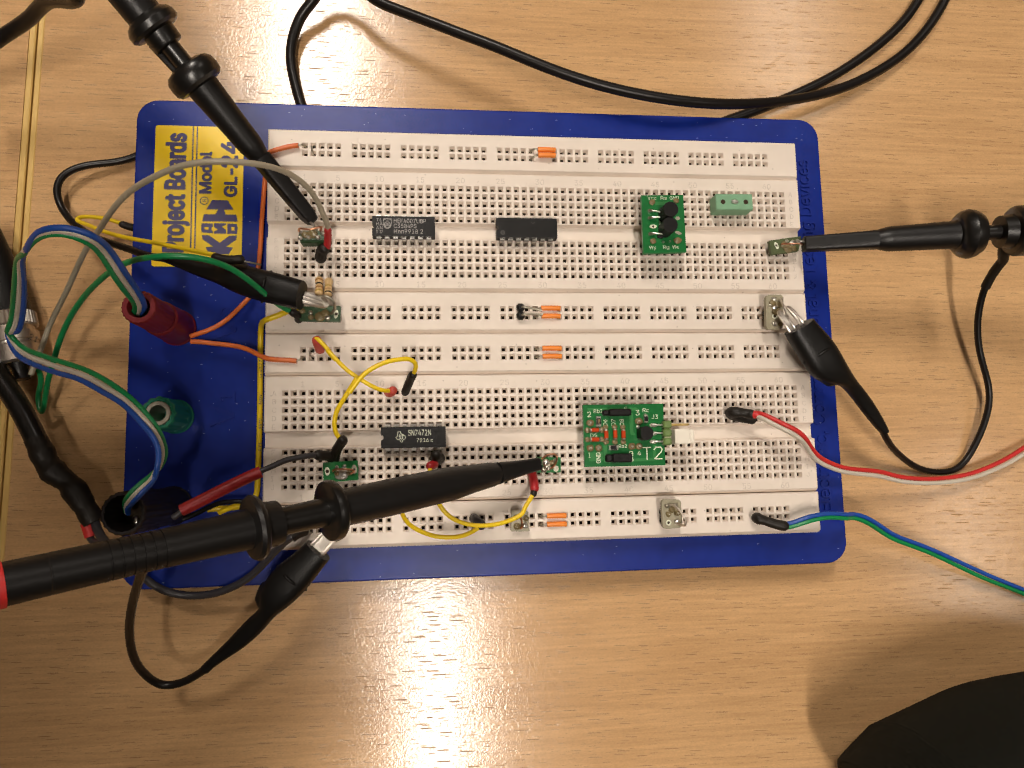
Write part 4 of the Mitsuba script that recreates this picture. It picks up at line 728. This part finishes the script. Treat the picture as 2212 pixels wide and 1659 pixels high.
wire('yellow jumper wire drooping under the probe from the chip to a red sleeve', [(37.89, -88.08, 27.00), (37.65, -91.59, 30.00), (38.50, -95.06, 32.00), (40.00, -97.45, 33.00), (41.72, -100.01, 33.00), (44.99, -102.65, 32.00), (49.86, -104.26, 31.00), (55.26, -104.51, 30.00), (60.31, -103.59, 29.00), (64.50, -101.61, 28.50), (65.27, -100.32, 28.00), (67.31, -97.36, 27.00), (68.25, -95.82, 26.50)], .64, 'yellow_wire',
    [([(68.27, -96.05, 26.60), (68.57, -94.94, 26.00)], 1.0, 'shrink_black'), ([(68.67, -94.49, 26.00), (68.62, -92.01, 24.50), (68.43, -89.72, 22.50), (68.6, -90.0, 20.6)], 1.35, 'red_sleeve'), ([(39.60, -84.05, 26.00), (39.73, -85.39, 23.50), (40.8, -85.0, 20.5)], 1.6, 'shrink_black'), ([(37.89, -87.18, 26.50), (39.03, -86.75, 25.50)], 1.3, 'red_sleeve')])
k = wire('charcoal lead in a long red sleeve, running from the green board to the lower left', [(6.59, -83.33, 26.00), (5.22, -83.33, 27.50), (2.71, -83.62, 29.50), (-0.15, -84.14, 31.00), (-2.95, -84.96, 32.50), (-5.68, -86.31, 34.00), (-8.47, -87.56, 35.00), (-17.60, -92.17, 37.00), (-25.44, -96.41, 38.50), (-28.77, -98.55, 39.00), (-29.90, -99.25, 39.00)], .82, 'charcoal_wire',
    [([(5.78, -83.33, 27.00), (6.92, -83.50, 26.00), (8.64, -83.68, 24.50), (9.34, -84.01, 22.50)], 1.5, 'shrink_black')])
part(k, 'long_sleeve', tube([(-8.29, -87.75, 35.50), (-13.35, -90.01, 36.40), (-20.94, -93.91, 37.80), (-27.88, -97.46, 38.80)], 1.62, 18, .6), 'red_sleeve', label='long dark red sleeve')
cable('lead_wire', 'thin black wire from the black post towards the neck of the long probe', [(-35.10, -101.29, 15.00), (-28.69, -98.50, 15.50), (-24.47, -96.84, 16.50), (-20.80, -96.37, 17.00), (-17.26, -96.56, 17.00), (-13.02, -97.63, 16.00), (-9.18, -99.54, 15.00)], .7, 'black_cable', 12, .6)
# flat ribbon leads
def ribbon(label, pairs, mats, names, r, sleeves=()):
    k = thing('ribbon_cable', label, 'cable'); A, B = np.array([p[0] for p in pairs]), np.array([p[1] for p in pairs]); n = len(mats)
    for i, m in enumerate(mats):
        f = i / (n - 1.); part(k, names[i], tube(A * (1 - f) + B * f, r, 12, .6), m)
    for q, rr, m in sleeves: part(k, 'sleeve', tube(q, rr, 18, .4, cap='round', wob=.12, seed=5), m)
ribbon('three strand green, white and blue ribbon cable looping between the red and black plugs', [
    ((-43.17, -43.80, 33.00), (-41.60, -43.80, 33.00)), ((-41.45, -43.78, 39.00), (-39.35, -43.60, 39.00)), ((-39.49, -42.94, 44.00), (-37.03, -42.94, 44.00)), ((-38.34, -41.20, 54.00), (-35.85, -40.19, 54.00)), ((-37.87, -38.96, 62.00), (-35.42, -38.06, 62.00)), ((-38.22, -36.02, 68.00), (-35.85, -35.33, 68.00)), ((-39.11, -34.81, 73.00), (-36.60, -34.15, 75.00)), ((-42.17, -33.94, 75.00), (-40.39, -33.15, 77.00)), ((-46.08, -33.84, 75.00), (-44.65, -33.07, 77.00)), ((-51.34, -34.32, 71.00), (-49.28, -33.63, 74.00)), ((-57.04, -35.02, 64.00), (-54.15, -34.89, 68.00)), ((-62.67, -34.60, 56.00), (-60.43, -34.76, 58.00)), ((-67.86, -37.38, 47.00), (-65.83, -36.96, 47.00)), ((-72.94, -41.04, 38.00), (-70.22, -41.03, 38.00)), ((-76.56, -44.90, 32.00), (-73.83, -45.33, 32.00)), ((-78.95, -47.14, 29.00), (-76.64, -47.45, 29.00)),
    ((-79.44, -47.66, 27.00), (-80.41, -47.25, 26.00)), ((-78.12, -49.69, 26.00), (-79.29, -50.79, 26.00)), ((-74.83, -51.99, 27.00), (-76.69, -53.95, 27.00)), ((-69.14, -54.23, 30.00), (-71.04, -56.81, 30.00)), ((-61.06, -56.97, 34.00), (-62.73, -59.76, 34.00)), ((-53.39, -59.67, 38.00), (-55.25, -62.08, 38.00)), ((-45.40, -63.79, 42.00), (-47.24, -66.10, 42.00)), ((-39.12, -68.10, 45.00), (-40.37, -69.89, 46.00)), ((-34.19, -73.06, 46.00), (-35.29, -74.56, 48.00)), ((-31.95, -76.84, 45.00), (-32.57, -77.40, 49.00)), ((-30.99, -80.03, 44.00), (-30.99, -80.17, 49.00)), ((-30.68, -82.85, 44.00), (-30.42, -83.11, 49.00)), ((-31.50, -85.82, 45.00), (-30.71, -86.03, 49.00)), ((-32.80, -88.32, 48.00), (-31.73, -88.73, 48.00)), ((-35.12, -90.92, 50.00), (-33.50, -91.92, 50.00)), ((-37.06, -93.16, 50.00), (-35.74, -94.42, 50.00)), ((-38.86, -94.99, 47.00), (-38.08, -95.97, 47.00)), ((-40.85, -97.34, 41.00), (-40.42, -97.64, 41.00))],
    ['green_wire', 'white_wire', 'blue_wire'], ['green_strand', 'white_strand', 'blue_strand'], .72)
ribbon('red and white two strand cable running off the right edge', [
    ((136.50, -72.96, 24.50), (136.46, -73.49, 24.50)), ((138.40, -72.92, 26.00), (138.17, -73.79, 26.00)), ((140.18, -73.61, 28.00), (139.75, -74.74, 28.00)), ((143.64, -75.79, 30.00), (143.01, -77.08, 30.00)), ((146.65, -77.54, 31.00), (146.02, -78.90, 31.00)), ((149.53, -78.94, 30.50), (148.89, -80.40, 30.50)), ((152.13, -80.67, 29.50), (151.14, -81.70, 29.50)), ((155.37, -83.07, 26.50), (154.41, -83.77, 26.50)), ((159.79, -86.47, 23.00), (158.85, -87.42, 23.00)), ((165.35, -88.91, 20.00), (164.73, -90.18, 20.00)), ((171.64, -90.74, 18.00), (171.28, -92.02, 18.00)), ((181.42, -91.78, 15.00), (181.04, -93.19, 15.00)), ((188.08, -92.66, 13.00), (187.68, -94.18, 13.00)), ((194.80, -94.18, 11.00), (194.40, -95.61, 11.00)), ((204.49, -95.22, 9.00), (204.36, -96.68, 9.00)), ((214.48, -95.18, 7.00), (214.63, -96.66, 7.00)), ((224.00, -94.09, 6.00), (224.32, -95.59, 6.00)), ((233.83, -91.42, 5.00), (234.38, -92.94, 5.00)), ((242.08, -88.29, 4.00), (242.80, -89.88, 4.00)), ((250.55, -84.22, 3.00), (251.46, -85.89, 3.00)), ((261.74, -78.84, 2.00), (262.78, -80.53, 2.00))],
    ['red_wire', 'white_wire'], ['red_strand', 'white_strand'], .72, [([(139.8, -74.9, 20.6), (132.18, -72.61, 23.00), (133.05, -72.52, 24.00), (135.03, -72.76, 24.50), (137.50, -73.40, 25.50)], [1.4, 1.75, 1.75, 1.35, 1.5], 'shrink_black'), ([(137.27, -73.30, 25.40), (138.82, -73.67, 26.60)], [1.3, 1.15], 'red_wire')])
ribbon('blue and green two strand cable running off the lower right edge', [
    ((144.19, -107.23, 24.00), (144.15, -107.85, 24.00)), ((146.35, -107.47, 24.50), (146.50, -108.50, 24.50)), ((149.21, -107.00, 25.00), (149.47, -108.04, 25.00)), ((153.19, -105.59, 26.00), (153.55, -106.74, 26.00)), ((157.66, -104.79, 26.00), (157.80, -105.94, 26.00)), ((162.68, -104.69, 25.00), (162.63, -105.88, 25.00)), ((168.00, -105.22, 23.50), (167.80, -106.41, 23.50)), ((171.06, -105.34, 21.50), (170.72, -106.49, 21.50)), ((176.07, -106.56, 20.00), (175.35, -107.71, 20.00)), ((183.51, -110.15, 17.00), (182.61, -111.31, 17.00)), ((189.73, -113.30, 14.50), (188.99, -114.47, 14.50)), ((201.11, -117.30, 11.00), (200.45, -118.49, 11.00)), ((214.02, -122.54, 8.00), (213.34, -123.80, 8.00)), ((226.84, -128.10, 5.50), (226.01, -129.47, 5.50)), ((236.36, -131.97, 4.00), (235.66, -133.20, 4.00)), ((244.49, -135.18, 3.00), (243.77, -136.41, 3.00)), ((256.09, -139.94, 2.00), (255.36, -141.18, 2.00))],
    ['blue_wire', 'green_wire'], ['blue_strand', 'green_strand'], .70, [([(139.8, -105.5, 20.8), (139.03, -105.70, 23.00), (140.96, -106.35, 23.50), (143.31, -107.21, 24.00), (146.37, -107.98, 24.60)], [1.5, 1.75, 1.4, 1.5, 1.6], 'shrink_black')])

# ---------------------------------------------------------------- round connector at the left edge
k = thing('bayonet_connector', 'nickel bayonet cable connector with a knurled collar, half cut by the left edge', 'connector')
A0, A1_ = np.array((-91.93, -32.73, 8.00)), np.array((-86.54, -53.87, 8.00)); ax = unit(A1_ - A0)
def tt(p): return float((np.array(p) - A0) @ ax)
t1, t2, t3, t4, t5 = (tt(q) for q in ((-90.60, -38.61, 8.00), (-89.35, -42.89, 8.00), (-88.66, -44.24, 8.00), (-87.99, -47.38, 8.00), (-86.54, -53.87, 8.00)))
part(k, 'boot', lathe([(-22, 3), (-8, 5.6), (t1 - 4, 6.3), (t1, 6.3)], A0, ax, 40), 'black_rubber')
part(k, 'collar', lathe([(t1 - .2, 6), (t1, 7.1), (t2 - .5, 7.1), (t2, 6.6)], A0, ax, 240, 40, .032), 'nickel', 20, 'knurled collar')
part(k, 'barrel', lathe([(t2 - 1, 6.1), (t3, 6.1), (t3 + .3, 7.0), (t4 - .2, 7.0), (t4, 6.4), (t4 + .6, 6.2), (t4 + 1.2, 6.6), (t5 - .6, 6.6), (t5, 6.0), (t5, 5.2), (t5 - 4, 5.0)], A0, ax, 64, cap=False), 'nickel', 25)
part(k, 'insulator', lathe([(t5 - 4, 4.9), (t5 + 1.2, 2.3), (t5 + 4.5, 2.2)], A0, ax, 24), 'black_satin')
pc = np.array((-81.14, -45.41, 14.40)); part(k, 'lettering', at(text('21', 1.7, .05), rz(-25, tuple(pc + V(0, -1.4, .35)))), 'ink_dim', False)

# ---------------------------------------------------------------- sleeve of a forearm
k = thing('person', 'forearm in a dark ribbed knit sleeve resting on the desk, lower right corner', 'person')
st = [((160.95, -180.37, 38.00), (161.52, -184.16, 38.00), 8), ((161.71, -176.68, 38.00), (164.93, -193.44, 38.00), 22), ((167.23, -174.12, 38.00), (169.45, -200.30, 38.00), 29), ((171.52, -172.80, 38.00), (175.79, -207.30, 38.00), 33), ((174.20, -167.44, 38.00), (180.32, -213.73, 38.00), 36), ((181.08, -164.37, 38.00), (189.25, -218.11, 38.00), 38), ((189.42, -160.70, 38.00), (200.31, -220.66, 38.00), 38), ((198.63, -156.77, 38.00), (211.56, -222.42, 38.00), 38), ((214.16, -153.54, 38.00), (225.90, -223.64, 38.00), 38), ((238.64, -151.61, 38.00), (245.43, -224.47, 38.00), 38), ((285.97, -148.67, 38.00), (280.96, -223.25, 38.00), 37)]
m = trimesh.convex.convex_hull(np.array(loft(st, 72, 2.0, 2.0).vertices)); m = m.subdivide(); trimesh.smoothing.filter_taubin(m, iterations=20); v = np.array(m.vertices); v += (meshkit.fbm(v * .045, 3)[:, None] - .5) * V(3.5, 3.5, 3.0); v[:, 2] = np.maximum(v[:, 2], .3); m.vertices = v
part(k, 'sleeve', m, 'dark_knit', True)
# ---------------------------------------------------------------- the photographer, leaning in from the lower edge (only the right forearm is in the frame)
import manifold3d as m3
def limbs(chains):
    ms = []
    for ch in chains:
        for (a, ra), (b, rb) in zip(ch[:-1], ch[1:]):
            pts = np.vstack([np.array(ball(a, (ra,) * 3, 2).vertices), np.array(ball(b, (rb,) * 3, 2).vertices)])
            ms.append(m3.Manifold.hull_points(pts.astype(np.float32)))
    u = m3.Manifold.batch_boolean(ms, m3.OpType.Add).refine_to_length(12).to_mesh()
    m = trimesh.Trimesh(np.array(u.vert_properties[:, :3], float), np.array(u.tri_verts), process=True)
    trimesh.smoothing.filter_taubin(m, iterations=10); return m
part('person', 'jacket', limbs([
    [((-120, -800, -150), 150), ((-110, -690, 180), 150), ((-95, -530, 390), 130), ((-90, -430, 455), 82), ((-82, -370, 480), 55)],
    [((-300, -540, 380), 80), ((-95, -510, 420), 105), ((100, -500, 390), 76)],
    [((100, -500, 390), 70), ((190, -400, 220), 52), ((225, -270, 55), 40)],
    [((-300, -540, 380), 75), ((-430, -150, 320), 56), ((-215, 40, 268), 38)]]), 'dark_knit', True)
part('person', 'head', limbs([[((-82, -395, 470), 52), ((-78, -360, 490), 60), ((-68, -328, 512), 92), ((-72, -348, 540), 94)], [((-60, -283, 440), 24), ((-58, -273, 455), 22), ((-65, -308, 465), 66)]]), 'skin', True)
part('person', 'hand', limbs([[((-215, 40, 268), 32), ((-165, 62, 258), 38), ((-130, 70, 252), 34)]] + [[((-132, 74 + q, 250), 11), ((-88, 78 + q * 1.2, 246), 9.5), ((-42, 76 + q * 1.2, 252), 8)] for q in (-30, -10, 10, 30)] + [[((-160, 30, 262), 12), ((-128, 12, 268), 10), ((-100, 14, 272), 8.5)]]), 'skin', True)
